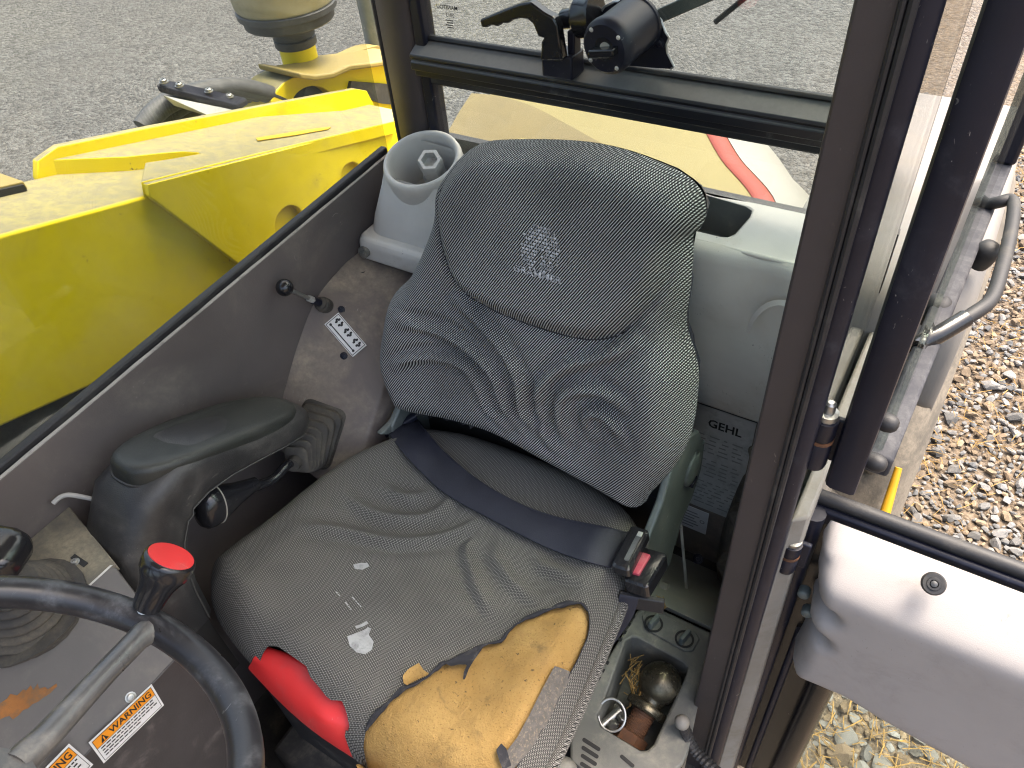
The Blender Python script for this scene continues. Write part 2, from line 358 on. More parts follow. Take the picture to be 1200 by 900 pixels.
def finish(me, smooth):
    if smooth is not None:
        me.polygons.foreach_set('use_smooth', [True] * len(me.polygons))
        me.set_sharp_from_angle(angle=math.radians(smooth))
def obj(name, mb, mat, parent=None, smooth=35, bevel=0.0, seg=2, sub=0, loc=None):
    org = ORG[parent.name] if parent is not None else (np.asarray(loc, float) if loc is not None else np.zeros(3))
    me = bpy.data.meshes.new(name)
    me.from_pydata([tuple(np.asarray(p) - org) for p in mb.v], [], mb.f)
    if mb.uv is not None:
        ul = me.uv_layers.new(name='UVMap'); uva = np.asarray(mb.uv, float)
        li = np.empty(len(me.loops), int); me.loops.foreach_get('vertex_index', li)
        ul.data.foreach_set('uv', uva[li].ravel())
    me.materials.append(MT[mat] if isinstance(mat, str) else mat)
    finish(me, smooth); me.update()
    o = bpy.data.objects.new(name, me); COL.objects.link(o)
    if parent is not None: o.parent = parent
    elif loc is not None: o.location = loc
    ORG[o.name] = org
    if bevel > 0:
        b = o.modifiers.new('bevel', 'BEVEL'); b.width = bevel; b.segments = seg; b.limit_method = 'ANGLE'; b.angle_limit = math.radians(28)
        b.harden_normals = False
    if sub > 0:
        u = o.modifiers.new('subdivision', 'SUBSURF'); u.levels = sub; u.render_levels = sub
    return o
def tag(o, label, cat, group=None):
    o['label'] = label; o['category'] = cat
    if group: o['group'] = group
    return o
def struct(o): o['kind'] = 'structure'; return o
def stuff(o): o['kind'] = 'stuff'; return o
def circ(c, x, y, r, n=24, r2=None):
    c, x, y = map(np.asarray, (c, x, y)); r2 = r if r2 is None else r2
    return [c + r*math.cos(2*math.pi*k/n)*x + r2*math.sin(2*math.pi*k/n)*y for k in range(n)]
def rrect(c, x, y, hw, hh, r, n=5):
    c, x, y = map(np.asarray, (c, x, y)); out = []
    for (sx, sy, a0) in ((1,1,0),(-1,1,90),(-1,-1,180),(1,-1,270)):
        for k in range(n+1):
            a = math.radians(a0 + 90*k/n)
            out.append(c + (sx*(hw-r) + r*math.cos(a))*x + (sy*(hh-r) + r*math.sin(a))*y)
    return out
def spline(pts, n=8, closed=False):
    P = [np.asarray(p, float) for p in pts]; m = len(P); out = []
    for i in range(m if closed else m-1):
        g = (lambda k: P[k % m]) if closed else (lambda k: P[min(max(k, 0), m-1)])
        a, b, c, d = g(i-1), g(i), g(i+1), g(i+2)
        for k in range(n):
            t = k/n; out.append(0.5*((2*b) + (c-a)*t + (2*a-5*b+4*c-d)*t*t + (3*b-a-3*c+d)*t**3))
    if not closed: out.append(P[-1])
    return out
def seg_dist(P, poly, closed=True):
    """distance of points P (N,2) to a polyline and the nearest points"""
    P = np.asarray(P, float); Q = np.asarray(poly, float); m = len(Q)
    best = np.full(len(P), 1e9); near = np.zeros_like(P)
    for i in range(m if closed else m-1):
        a, b = Q[i], Q[(i+1) % m]; ab = b-a; L = ab@ab + 1e-12
        t = np.clip(((P-a)@ab)/L, 0, 1); c = a + t[:, None]*ab; d = np.hypot(*(P-c).T)
        k = d < best; best[k] = d[k]; near[k] = c[k]
    return best, near
def inside(P, poly):
    P = np.asarray(P, float); Q = np.asarray(poly, float); r = np.zeros(len(P), bool); j = len(Q)-1
    for i in range(len(Q)):
        xi, yi = Q[i]; xj, yj = Q[j]
        c = ((yi > P[:,1]) != (yj > P[:,1])) & (P[:,0] < (xj-xi)*(P[:,1]-yi)/(yj-yi+1e-15) + xi)
        r ^= c; j = i
    return r
def field(outline, holes, step):
    """fine net of points over an outline, its rim and the rims of holes snapped to the curves"""
    Q = np.asarray(outline, float); lo = Q.min(0)-step; hi = Q.max(0)+step
    nx, ny = [int(math.ceil(v)) for v in (hi-lo)/step]
    gx, gy = np.meshgrid(lo[0]+step*np.arange(nx+1), lo[1]+step*np.arange(ny+1), indexing='ij')
    P = np.stack([gx.ravel(), gy.ravel()], 1)
    d, nr = seg_dist(P, Q); sd = np.where(inside(P, Q), d, -d); near = nr
    for h in holes:
        d2, n2 = seg_dist(P, h); s2 = np.where(inside(P, h), -d2, d2); k = s2 < sd; sd[k] = s2[k]; near[k] = n2[k]
    ins = sd > step*0.3; rim = (~ins) & (sd > -step*0.72)
    P2 = P.copy(); P2[rim] = near[rim]; ok = ins | rim
    idx = np.arange((nx+1)*(ny+1)).reshape(nx+1, ny+1); F = []
    a, b, c, e = idx[:-1,:-1].ravel(), idx[1:,:-1].ravel(), idx[1:,1:].ravel(), idx[:-1,1:].ravel()
    quads = np.stack([a, b, c, e], 1)
    okc = ok[quads].sum(1); inc = ins[quads].any(1)
    full = quads[(okc == 4) & inc]; tri = quads[(okc == 3) & inc]
    F = [tuple(q) for q in full] + [tuple(i for i in q if ok[i]) for q in tri]
    used = np.unique(np.array([i for f in F for i in f])); mp = -np.ones(len(P), int); mp[used] = np.arange(len(used))
    return P2[used], [tuple(int(mp[i]) for i in f) for f in F]
def smooth01(x): x = np.clip(x, 0, 1); return x*x*(3-2*x)
_font = {}
def text(mb, body, org, ux, uy, size, align='LEFT', bold=0.0):
    """flat lettering: baseline start org, reading direction ux, letter-up uy"""
    key = (body, align, bold)
    if key not in _font:
        cu = bpy.data.curves.new('lettering', 'FONT'); cu.body = body; cu.size = 1.0; cu.align_x = align; cu.offset = bold; cu.resolution_u = 2
        ob = bpy.data.objects.new('lettering', cu); COL.objects.link(ob)
        dg = bpy.context.evaluated_depsgraph_get(); me = bpy.data.meshes.new_from_object(ob.evaluated_get(dg))
        _font[key] = ([tuple(v.co) for v in me.vertices], [tuple(p.vertices) for p in me.polygons])
        bpy.data.objects.remove(ob); bpy.data.curves.remove(cu); bpy.data.meshes.remove(me)
    vs, fs = _font[key]; org, ux, uy = map(np.asarray, (org, ux, uy))
    mb.add([org + size*(v[0]*ux + v[1]*uy) for v in vs], fs); return mb
def quad(mb, a, b, c, d): return mb.add([a, b, c, d], [(0, 1, 2, 3)])
def bolt(parent, p, axis, r=0.009, h=0.006, mat='black', name='bolt'):
    m = MB(); m.lathe([(r*1.35, 0), (r*1.35, h*0.25), (r, h*0.3), (r, h*0.8), (r*0.75, h), (r*0.45, h), (r*0.42, h*0.6)], p, axis, 12)
    return obj(name, m, mat, parent)
# ================================================================== SETTING: ground
def ground_mat():
    m, N, B = base_mat('gravel_ground')
    tc = N.new('ShaderNodeTexCoord').outputs['Object']
    def vor(scale, rnd=1.0):
        v = N.new('ShaderNodeTexVoronoi'); v.feature = 'F1'; v.inputs['Scale'].default_value = scale; v.inputs['Randomness'].default_value = rnd
        N.link(tc, v.inputs['Vector']); return v
    v1 = vor(34); v2 = vor(75)
    sep = N.new('ShaderNodeSeparateColor'); N.link(v1.outputs['Color'], sep.inputs[0])
    sep2 = N.new('ShaderNodeSeparateColor'); N.link(v2.outputs['Color'], sep2.inputs[0])
    big = N.ramp(N.noise(tc, 0.7, 5, 0.6), 0.35, 0.7)
    c = N.mix(sep.outputs[0], (0.042, 0.042, 0.041), (0.150, 0.149, 0.146))
    c2 = N.mix(sep2.outputs[0], (0.036, 0.0355, 0.0345), (0.155, 0.153, 0.149))
    c = N.mix(0.45, c, c2)
    c = N.mix(N.val('MULTIPLY', big, 0.35), c, (0.10, 0.097, 0.091))
    spx = N.new('ShaderNodeSeparateXYZ'); N.link(tc, spx.inputs[0])
    tan = N.val('MULTIPLY', N.ramp(spx.outputs[0], -1.2, 0.6), 0.5)     # the strawy strip by the door side
    c = N.mix(tan, c, N.mix(sep2.outputs[1], (0.10, 0.062, 0.028), (0.20, 0.13, 0.06)))
    N.link(c, B.inputs['Base Color']); B.inputs['Roughness'].default_value = 0.95; B.inputs['Specular IOR Level'].default_value = 0.2
    h = N.val('ADD', N.val('MULTIPLY', v1.outputs['Distance'], -0.9), N.val('MULTIPLY', v2.outputs['Distance'], -0.5))
    b = N.new('ShaderNodeBump'); b.inputs['Strength'].default_value = 1.0; b.inputs['Distance'].default_value = 0.02
    N.link(h, b.inputs['Height']); N.link(b.outputs[0], B.inputs['Normal'])
    return m
MT['ground'] = ground_mat()
g = MB(); n = 40
xs = np.concatenate([[-160, -60, -25], np.linspace(-12, 6, 37), [25, 60, 160]]); ys = np.concatenate([[-160, -60, -20], np.linspace(-6, 14, 41), [30, 70, 160]])
g.sheet([[(x, y, 0.012*math.sin(1.3*x+0.4)*math.cos(1.1*y) if abs(x) < 15 and abs(y) < 16 else 0.0) for x in xs] for y in ys])
ground = struct(obj('ground', g, 'ground', None, smooth=60))

# loose stones beside the machine: the nearer ones singly, the rest as one mass
def stone_mat(name, c1, c2):
    m, N, B = base_mat(name)
    oi = N.new('ShaderNodeObjectInfo').outputs['Random']; tc = N.new('ShaderNodeTexCoord').outputs['Object']
    at = N.new('ShaderNodeAttribute'); at.attribute_name = 'tone'
    r = N.val('FRACT', N.val('ADD', oi, at.outputs['Fac']))
    c = N.mix(r, c1, c2)
    c = N.mix(N.ramp(N.noise(tc, 38, 6, 0.7), 0.45, 0.75), c, (0.20, 0.165, 0.12))
    c = N.mix(N.ramp(N.noise(tc, 160, 3), 0.5, 0.8), c, (0.10, 0.10, 0.10))
    N.link(c, B.inputs['Base Color']); B.inputs['Roughness'].default_value = 0.85; B.inputs['Specular IOR Level'].default_value = 0.25
    b = N.new('ShaderNodeBump'); b.inputs['Strength'].default_value = 0.5; b.inputs['Distance'].default_value = 0.004
    N.link(N.noise(tc, 90, 5, 0.65), b.inputs['Height']); N.link(b.outputs[0], B.inputs['Normal'])
    return m
MT['stone0'] = stone_mat('blue_grey_stone', (0.062, 0.066, 0.070), (0.19, 0.19, 0.188))
MT['stone1'] = stone_mat('tan_stone', (0.10, 0.07, 0.044), (0.21, 0.16, 0.105))
def stone_shape(seed, subdiv=2):
    bm = bmesh.new(); bmesh.ops.create_icosphere(bm, subdivisions=subdiv, radius=1.0)
    r = np.random.default_rng(seed); V = np.array([v.co[:] for v in bm.verts])
    for k in range(12):                                     # chip flat facets off, as on crushed rock
        nn = nrm(r.normal(size=3)); d = r.uniform(0.38, 0.80); h = V@nn; V = V - np.maximum(h-d, 0)[:, None]*nn
    V *= A(1.0, r.uniform(0.6, 0.85), r.uniform(0.42, 0.62)); V += r.normal(scale=0.02, size=V.shape)
    F = [tuple(v.index for v in f.verts) for f in bm.faces]; bm.free(); return V, F
SHAPES = [stone_shape(100+i, 2) for i in range(8)]; LOWS = [stone_shape(200+i, 1) for i in range(8)]
def in_view(p):
    d = ROT.T @ (np.asarray(p) - CAM); 
    if d[2] < 0.1: return None
    return 600+FOC*d[0]/d[2], 450+FOC*d[1]/d[2]
smeshes = []
for i, (V, F) in enumerate(SHAPES):
    me = bpy.data.meshes.new('stone'); me.from_pydata([tuple(v) for v in V], [], F); me.materials.append(MT['stone0' if i % 3 else 'stone1']); finish(me, 16); smeshes.append(me)
cand = []; cell = {}
tries = 0
while tries < 60000 and len(cand) < 9000:
    tries += 1
    y = 0.75 + 6.0*rng.random()**1.6; x = rng.uniform(-0.15, 0.5 + 0.30*y)
    s = in_view((x, y, 0))
    if s is None or not (930 < s[0] < 1260 and 130 < s[1] < 960): continue
    rad = float(np.clip(rng.lognormal(math.log(0.0185), 0.45), 0.008, 0.052))
    k = (int(x/0.06), int(y/0.06)); bad = False
    for dx in (-1, 0, 1):
        for dy in (-1, 0, 1):
            for (qx, qy, qr) in cell.get((k[0]+dx, k[1]+dy), ()):
                if (qx-x)**2 + (qy-y)**2 < (0.50*(qr+rad))**2: bad = True
    if bad: continue
    cell.setdefault(k, []).append((x, y, rad)); cand.append((x, y, rad, rad/math.hypot(y, 2.05)))
cand.sort(key=lambda c: -c[3])
for i, (x, y, rad, _) in enumerate(cand[:280]):
    o = bpy.data.objects.new('stone', smeshes[i % 8]); COL.objects.link(o); o.parent = ground
    o.location = (x, y, rad*0.28); o.scale = (rad,)*3
    o.rotation_euler = (rng.uniform(-.35, .35), rng.uniform(-.35, .35), rng.uniform(0, 6.28))
gv, gf, gt, gm = [], [], [], []
for i, (x, y, rad, _) in enumerate(cand[280:]):
    V, F = LOWS[i % 8]; a = rng.uniform(0, 6.28); ca, sa = math.cos(a), math.sin(a)
    Rz = np.array([[ca, -sa, 0], [sa, ca, 0], [0, 0, 1]]); tlt = rng.uniform(-.4, .4); ct, st = math.cos(tlt), math.sin(tlt)
    Rx = np.array([[1,0,0],[0,ct,-st],[0,st,ct]])
    o = len(gv); gv += [tuple(p) for p in (V*rad)@(Rz@Rx).T + A(x, y, rad*0.22)]; gf += [tuple(k+o for k in f) for f in F]
    gt += [rng.random()]*len(V); gm += [0 if rng.random() < 0.66 else 1]*len(F)
me = bpy.data.meshes.new('gravel'); me.from_pydata(gv, [], gf); me.materials.append(MT['stone0']); me.materials.append(MT['stone1'])
me.polygons.foreach_set('material_index', gm); at = me.attributes.new('tone', 'FLOAT', 'POINT'); at.data.foreach_set('value', gt)
gob = bpy.data.objects.new('gravel', me); COL.objects.link(gob); gob['kind'] = 'stuff'; gob['label'] = 'loose crushed gravel beside the machine'; gob['category'] = 'gravel'
sv = MB()
for i in range(6500):
    y = 0.8 + 4.2*rng.random()**1.5; x = rng.uniform(-0.1, 0.45 + 0.3*y); s = in_view((x, y, 0))
    if s is None or not (930 < s[0] < 1260 and 150 < s[1] < 960): continue
    dens = math.sin(x*5.1 + 1.3*y) + math.sin(3.1*y - 2*x + 1.0)
    if dens < rng.uniform(-1.4, 0.9): continue
    L = rng.uniform(0.006, 0.036); a = rng.uniform(0, 6.28); d = A(math.cos(a), math.sin(a), rng.uniform(-.15, .15)); p = A(x, y, rng.uniform(0.014, 0.034))
    sv.tube([p-d*L, p + A(0,0,rng.uniform(-.004,.008)), p+d*L], rng.uniform(0.0007, 0.0016), 4, caps=False)
so_ = obj('straw_litter', sv, 'straw'); stuff(so_); so_['label'] = 'dry straw scattered over the gravel'; so_['category'] = 'straw'
# ================================================================== CAB SHELL
XL, YR, ZF, ZR = -0.886, 0.97, 0.56, 2.46        # boom-side wall, rear window plane, floor, underside of roof
cab = thing('telehandler_cab', 'brown and black metal cab shell with glass all round the torn seat', 'cab', (-0.46, 0.3, ZF))
sill = lambda y: 1.362 + 0.0624*y
m = MB(); m.plate([(XL, -0.75, ZF), (XL, YR-.03, ZF), (XL, YR-.03, sill(YR-.03)), (XL, -0.75, sill(-.75))], (-0.018, 0, 0))
wall = obj('side_wall', m, 'wall', cab, bevel=0.002)
m = MB(); m.slab([[(XL+0.0005, y, sill(y)+0.0002) for y in np.linspace(-.75, YR-.04, 60)], [(XL-0.0035, y, sill(y)+0.001+0.0006*math.sin(57*y)*math.sin(23*y)) for y in np.linspace(-.75, YR-.04, 60)]], (0, 0, 0.0015))
obj('chipped_sill_edge', m, pm('chipped_bare_edge', (0.30, 0.28, 0.25), 0.6, dust=(0.08, 0.07, 0.065), lo=0.52, hi=0.72, dscale=18), wall)
m = MB(); m.plate([(XL-0.006, -0.75, sill(-.75)-.01), (XL-0.006, YR-.03, sill(YR)-.01), (XL-0.006, YR-.03, sill(YR)+.010), (XL-0.006, -.75, sill(-.75)+.010)], (-0.014, 0, 0))
obj('window_seal', m, 'rubber', wall, bevel=0.003)
m = MB(); m.box((XL-0.020, -0.75, 1.30), (XL-0.015, YR-.02, ZR))
obj('side_glass', m, 'sideglass', cab, smooth=None)
m = MB(); m.box((XL-.02, -0.75, ZF-.03), (-0.05, YR+.02, ZF)); obj('floor', m, 'floor', cab)
m = MB(); m.box((XL-.03, -0.85, ZR), (0.0, YR+.46, ZR+.07)); obj('roof', m, 'pillar', cab, bevel=0.02)  # unseen roof, its rear overhang drawn long to shade shelf and seat
m = MB(); m.box((XL-.01, -0.80, ZR-.014), (-0.02, YR, ZR-.002)); obj('bounce_headliner', m, 'liner', cab)  # unseen pale liner, added to bounce light into the cab
m = MB(); m.box((XL-.02, -0.82, ZF), (XL+.05, -0.75, ZR)); obj('front_pillar', m, 'pillar', cab, bevel=0.01)
m = MB(); m.box((-.10, -0.82, ZF), (-.03, -0.75, ZR)); obj('front_pillar', m, 'pillar', cab, bevel=0.01)
# rear pillar on the boom side, a rounded box section with a lip along the glass
def section(poly, z0, z1, lean=(0, 0)):
    return [[(x + lean[0]*t, y + lean[1]*t, z0 + (z1-z0)*t) for (x, y) in poly] for t in (0, 1)]
m = MB(); m.loft(section([(-.884,.972),(-.874,.960),(-.838,.955),(-.815,.960),(-.806,.97),(-.806,1.01),(-.884,1.01)], 1.30, ZR))
rp = obj('rear_pillar', m, 'pillar', cab, smooth=50)
m = MB(); m.box((-.806,.958,1.44), (-.785,.99,ZR)); obj('glass_channel', m, 'black', rp, bevel=0.004)
m = MB(); m.tube([(-.8865,.972,1.38), (-.8865,.972,ZR)], 0.005, 8); obj('edge_seal', m, 'rubber', rp)
# cross bar between the two rear panes: stepped section running across the cab
prof = [(.958,1.566),(.948,1.569),(.948,1.579),(.940,1.581),(.940,1.593),(.944,1.595),(.944,1.598),(.940,1.600),(.941,1.605),(.968,1.618),(.985,1.618),(.985,1.566)]
m = MB(); m.loft([[(x, y, z) for (y, z) in prof] for x in (-.806, -.09)], flip=True)
bar = obj('rear_cross_bar', m, 'bar', cab, smooth=25, bevel=0.0012)
m = MB(); m.box((-.80,.967,1.6185), (-.09,.979,1.626)); obj('upper_glass_seal', m, 'rubber', bar, bevel=0.004)
m = MB(); m.box((-.80,.960,1.552), (-.09,.982,1.5655)); obj('lower_glass_seal', m, 'rubber', bar, bevel=0.004)
m = MB(); m.box((-.800,.968,1.43), (-.09,.973,1.57)); obj('lower_rear_glass', m, 'glass', cab, smooth=None)
m = MB(); m.box((-.800,.972,1.62), (-.09,.977,ZR)); ug = obj('upper_rear_glass', m, 'glass', cab, smooth=None)
# maker's mark on the upper pane, read from outside, so mirrored from the seat
m = MB(); q = PY(524, 11, .971)
text(m, 'MANITOU', q + A(0,0,0), (-1,0,0), (0,0,1), 0.0085, 'CENTER', 0.02)
text(m, '2013', q + A(0.004,0,-.011), (-1,0,0), (0,0,1), 0.008, 'CENTER')
for k in range(4): quad(m, q+A(-.006+.002*(k%2),0,-.0165-.0035*k), q+A(.008,0,-.0165-.0035*k), q+A(.008,0,-.015-.0035*k), q+A(-.006+.002*(k%2),0,-.015-.0035*k))
obj('printed_mark', m, 'ink', ug, smooth=None)
m = MB(); m.box((XL-.018, .985, ZF), (-.05, 1.0, 1.45)); rw = obj('rear_wall', m, 'dark', cab)
m = MB(); m.box((-.55, .975, ZF), (-.10, .9845, 1.12)); obj('wall_lining', m, 'dirty', rw)
m = MB(); m.slab([[(x, y, z) for x in (-.52, -.40, -.30, -.2, -.115)] for (y, z) in ((.973,.55),(.95,.562),(.90,.60),(.83,.675),(.76,.755),(.715,.790),(.693,.797))], (0,0,-.012))
lg = obj('rear_ledge', m, 'ledge', cab)
bolt(lg, PP(818, 655, (0,.86,.65), nrm(A(0,-.55,.83))), nrm(A(0,-.55,.83)), .008, .006, 'black')
# door pillar: flat brown face, twin seals, outer round tube
m = MB()
m.loft([[(-.107,.55,z0), (-.068,.55,z0), (-.068,.60,z0), (-.107,.60,z0)] if i == 0 else [(-.091,.55,z0), (-.065,.55,z0), (-.065,.60,z0), (-.091,.60,z0)] for i, z0 in enumerate((.45, ZR))])
dp = obj('door_pillar', m, 'pillar', cab, bevel=0.003)
for xx, rr in ((-.0665, .0028), (-.0605, .0034)):
    m = MB(); m.tube([(xx-.001,.5475,.45), (xx+.001,.5475,ZR)], rr, 8); obj('door_seal', m, 'rubber', dp)
m = MB(); m.tube([(-.0565,.563,.45), (-.0575,.563,ZR)], 0.0092, 16, flat=1.5); obj('pillar_tube', m, 'black', dp, smooth=60)
m = MB(); m.box((-.0535,.58,1.05), (-.0500,.955,ZR)); obj('quarter_glass', m, 'greenglass', cab, smooth=None)
m = MB(); m.box((-.078,.957,.5), (-.0515,1.0,ZR)); obj('rear_door_side_post', m, 'black', cab, bevel=0.005)
m = MB(); m.loft([[(-.046,.585,.45), (-.020,.60,.45), (-.020,.97,.45), (-.046,.97,.45)], [(-.046,.585,1.30), (-.028,.60,1.30), (-.028,.97,1.30), (-.046,.97,1.30)]])
obj('outer_skin', m, 'skin', cab, bevel=0.004)

# fender hump inside the cab, behind and beside the seat
FA = spline([(.50,1.07),(.546,1.146),(.566,1.169),(.62,1.225),(.683,1.273),(.759,1.292),(.809,1.293),(.97,1.293)], 5)
FB = spline([(.50,1.005),(.573,1.085),(.59,1.103),(.655,1.166),(.716,1.215),(.78,1.245),(.85,1.257),(.97,1.257)], 5)
def fend(u, k):
    i = min(int(k), len(FA)-2); t = k-i
    a = FA[i]*(1-t) + FA[i+1]*t; b = FB[i]*(1-t) + FB[i+1]*t
    return A(XL+.001 + (0.141)*u, a[0]*(1-u)+b[0]*u, a[1]*(1-u)+b[1]*u)
FENQ = np.array([[fend(u, k) for u in np.linspace(0, 1, 15)] for k in np.linspace(0, len(FA)-1, 140)])
def on_fender(px, py):
    """where a sight line meets the hump"""
    r = ray(px, py); D = FENQ.reshape(-1, 3) - CAM; t = D@r; d = np.linalg.norm(D - t[:, None]*r, axis=1); i = np.argsort(d)[:4]
    return CAM + r*np.average(t[i], weights=1/(d[i]+1e-6))
m = MB(); rows = []
for k in range(len(FA)):
    row = [fend(u, k) for u in np.linspace(0, 1, 9)]
    e = row[-1]; row += [e + A(.005, 0, -.003), e + A(.0085, 0, -.010), e + A(.010, 0, -.30)]
    rows.append(row)
m.sheet(rows, flip=True)
fh = obj('fender_hump', m, 'dirty', cab, smooth=40)
FN = lambda p: nrm(np.cross(fend(.6, 11)-fend(.4, 11), fend(.5, 13)-fend(.5, 9)))
fn = FN(0); fn = fn if fn[2] > 0 else -fn
for (px, py) in ((400, 363), (403, 417)):
    bolt(fh, on_fender(px, py), fn, .005, .004, 'black')
m = MB(); c = on_fender(425, 318.5); m.lathe([(.0045, .0002), (.0045, .0006)], c, A(0,0.05,1), 12); obj('screw_hole', m, 'void', fh)

# side console ahead of the armrest: sandy top plate, smooth sloping plate, dark side panel
sc = thing('side_console', 'sandy and grey metal console under the steering wheel by the brown side wall', 'console', (-.78, 0.0, ZF))
m = MB(); m.plate([(XL+.001,-.75,1.27),(-.753,-.75,1.27),(-.753,.150,1.27),(-.748,.158,1.27),(XL+.001,.186,1.27)], (0,0,-.012))
tp = obj('top_plate', m, 'sandy', sc, bevel=0.0015)
m = MB(); m.plate([(-.7525,-.75,1.2695),(-.672,-.75,1.150),(-.672,.137,1.150),(-.7525,.157,1.2695)], (-.010,0,-.0067))
sp_ = obj('sloping_plate', m, 'plate', sc, bevel=0.0015)
m = MB(); m.slab([[(-.7535,y,1.2712) for y in (-.75,.153)], [(-.7512,y,1.2702) for y in (-.75,.155)]], (.0008,0,.0008)); obj('folded_edge', m, 'zinc', sp_)
m = MB(); m.plate([(-.6715,-.75,1.1485),(-.640,-.75,ZF),(-.640,.120,ZF),(-.6715,.135,1.1485)], (-.010,0,0))
dpn = obj('side_panel', m, 'dark', sc, bevel=0.002)
m = MB(); m.plate([(XL+.02,.165,1.257),(-.75,.150,1.257),(-.672,.130,1.14),(-.645,.115,ZF),(XL+.02,.14,ZF)], (0,-.006,0))
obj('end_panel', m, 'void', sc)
Pn = nrm(np.cross(A(.0805,0,-.1195), A(0,1,0))); Pn = Pn if Pn[2] > 0 else -Pn
def on_slope(px, py, e=0.0): return PP(px, py, A(-.7525,0,1.2695), Pn) + Pn*e
m = MB(); rp_ = [on_slope(*p) for p in ((-6,835),(0,824),(8,819),(12,813),(20,815),(27,808),(31,809),(36,803),(39,809),(44,801),(46,807),(53,805),(56,808),(66,801),(67,804),(58,813),(50,818),(45,822),(38,825),(33,830),(27,832),(22,838),(15,843),(11,839),(6,840),(-6,846))]
m.plate(rp_, Pn*.0006); obj('rust_patch', m, 'orust', sp_, smooth=None)
bolt(sp_, on_slope(153, 817), Pn, .005, .004, 'steel')
m = MB(); hq = PZ(93, 657, 1.2705); m.box(hq-A(.014,.0035,0), hq+A(.014,.0035,.0006)); o = obj('slot', m, 'void', tp)
bolt(tp, PZ(88, 659, 1.2705), (0,0,1), .0045, .004, 'steel')
# grey cable that leaves the console beside the wall
cp = [PX(62, 590, XL+.012), PX(70, 583, XL+.014), PX(80, 580, XL+.02), PX(95, 582, XL+.03), PX(112, 586, XL+.045), PX(125, 592, XL+.055)]
m = MB(); m.tube(spline(cp, 5), .0032, 8)
tag(obj('grey_cable', m, 'cable', None, loc=cp[0]), 'thin pale grey cable running from the console behind the armrest', 'cable')
# gaitered lever on the console
gl = thing('gaitered_lever', 'black lever knob over a dusty ribbed gaiter at the left picture edge', 'lever', PZ(25, 712, 1.271))
b0 = PZ(28, 716, 1.272); top = PZ(-8, 655, 1.40)
m = MB(); prof = []
for k in range(71):
    t = k/70; r = 0.064*(1-t) + 0.026*t + .008*(abs(math.sin(math.pi*6.5*t))**.7 - .6); prof.append((b0*(1-t) + (b0*0.50+top*0.50)*t, r))
m.tube([p for p, r in prof], [r for p, r in prof], 22); obj('gaiter', m, 'boot', gl, smooth=60)
m = MB(); m.lathe([(.072,0),(.072,.003),(.060,.004)], b0 - A(0,0,.001), (0,0,1), 24); obj('gaiter_flange', m, 'boot', gl)
kk = PZ(-5, 650, 1.385); kx = nrm(A(.75,.35,-.1)); ky = nrm(np.cross(A(0,0,1), kx)); kz = np.cross(kx, ky)
rings = []
for (t, w, h) in ((-.05,.020,.014),(-.035,.028,.02),(-.01,.031,.023),(.012,.030,.022),(.024,.026,.018),(.030,.018,.011),(.032,.006,.004)):
    rings.append(rrect(kk + kx*t, ky, kz, w, h, min(w, h)*0.75, 4))
m = MB(); m.loft(rings); obj('knob', m, 'gloss', gl, smooth=70)
m = MB(); m.tube([b0*0.6+top*0.4, kk], .008, 10); obj('lever_stem', m, 'steel', gl)

# ------------------------------------------------------------------ warning labels
def warning_label(label, corners, eps=.0008):
    """corners: top-left, top-right, bottom-right, bottom-left as read"""
    a, b, c, d = corners; ux = nrm(b-a); Wd = np.linalg.norm(b-a); uy = nrm(np.cross(np.cross(ux, a-d), ux)); Hh = np.dot(a-d, uy); nn = np.cross(ux, uy)
    if np.dot(nn, CAM-a) < 0: nn = -nn
    t = thing('warning_label', label, 'label', d, 'safety labels on the console')
    o = d + nn*eps; f = lambda u, v, e=0.0: o + ux*u*Wd + uy*v*Hh + nn*e
    m = MB(); m.plate([f(0,0), f(1,0), f(1,1), f(0,1)], nn*.0004); obj('label_sheet', m, 'decalw', t, smooth=None)
    m = MB(); quad(m, f(.035,.60,.0006), f(.965,.60,.0006), f(.965,.94,.0006), f(.035,.94,.0006)); obj('orange_band', m, 'decalo', t, smooth=None)
    m = MB(); k = .0009
    for (u0, v0, u1, v1) in ((.03,.925,.97,.945),(.03,.055,.97,.075),(.03,.055,.037,.945),(.963,.055,.97,.945),(.03,.59,.97,.605)):
        quad(m, f(u0,v0,k), f(u1,v0,k), f(u1,v1,k), f(u0,v1,k))
    text(m, 'WARNING', f(.27,.668,k), ux*(.62*Wd/(4.55*Hh*.30)), uy, Hh*.30, 'LEFT', 0.02)
    m.add([f(.115,.65,k), f(.225,.65,k), f(.17,.90,k)], [(0,1,2)])
    for j in range(4):
        u = .075; v = .49-.105*j
        while u < (.90 if j < 3 else .62):
            w = rng.uniform(.025, .075); quad(m, f(u,v,k), f(u+w,v,k), f(u+w,v+.045,k), f(u,v+.045,k)); u += w+.016
    obj('black_print', m, 'ink', t, smooth=None)
    m = MB(); m.add([f(.162,.67,.0012), f(.178,.67,.0012), f(.178,.82,.0012), f(.162,.82,.0012)], [(0,1,2,3)]); obj('exclamation_mark', m, 'decalo', t, smooth=None)
    return t
SPn = nrm(A(.588, 0, .0315)); sp0 = A(-.6715, 0, 1.1485)
on_side = lambda px, py: PP(px, py, sp0, SPn)
warning_label('orange and white warning label inside the steering wheel rim, the whole one', [on_side(*p) for p in ((101,872), (175,803), (192,826), (121,894))])
warning_label('orange and white warning label cut off by the bottom picture edge', [on_side(*p) for p in ((8,945), (87,864), (112,891), (34,975))])
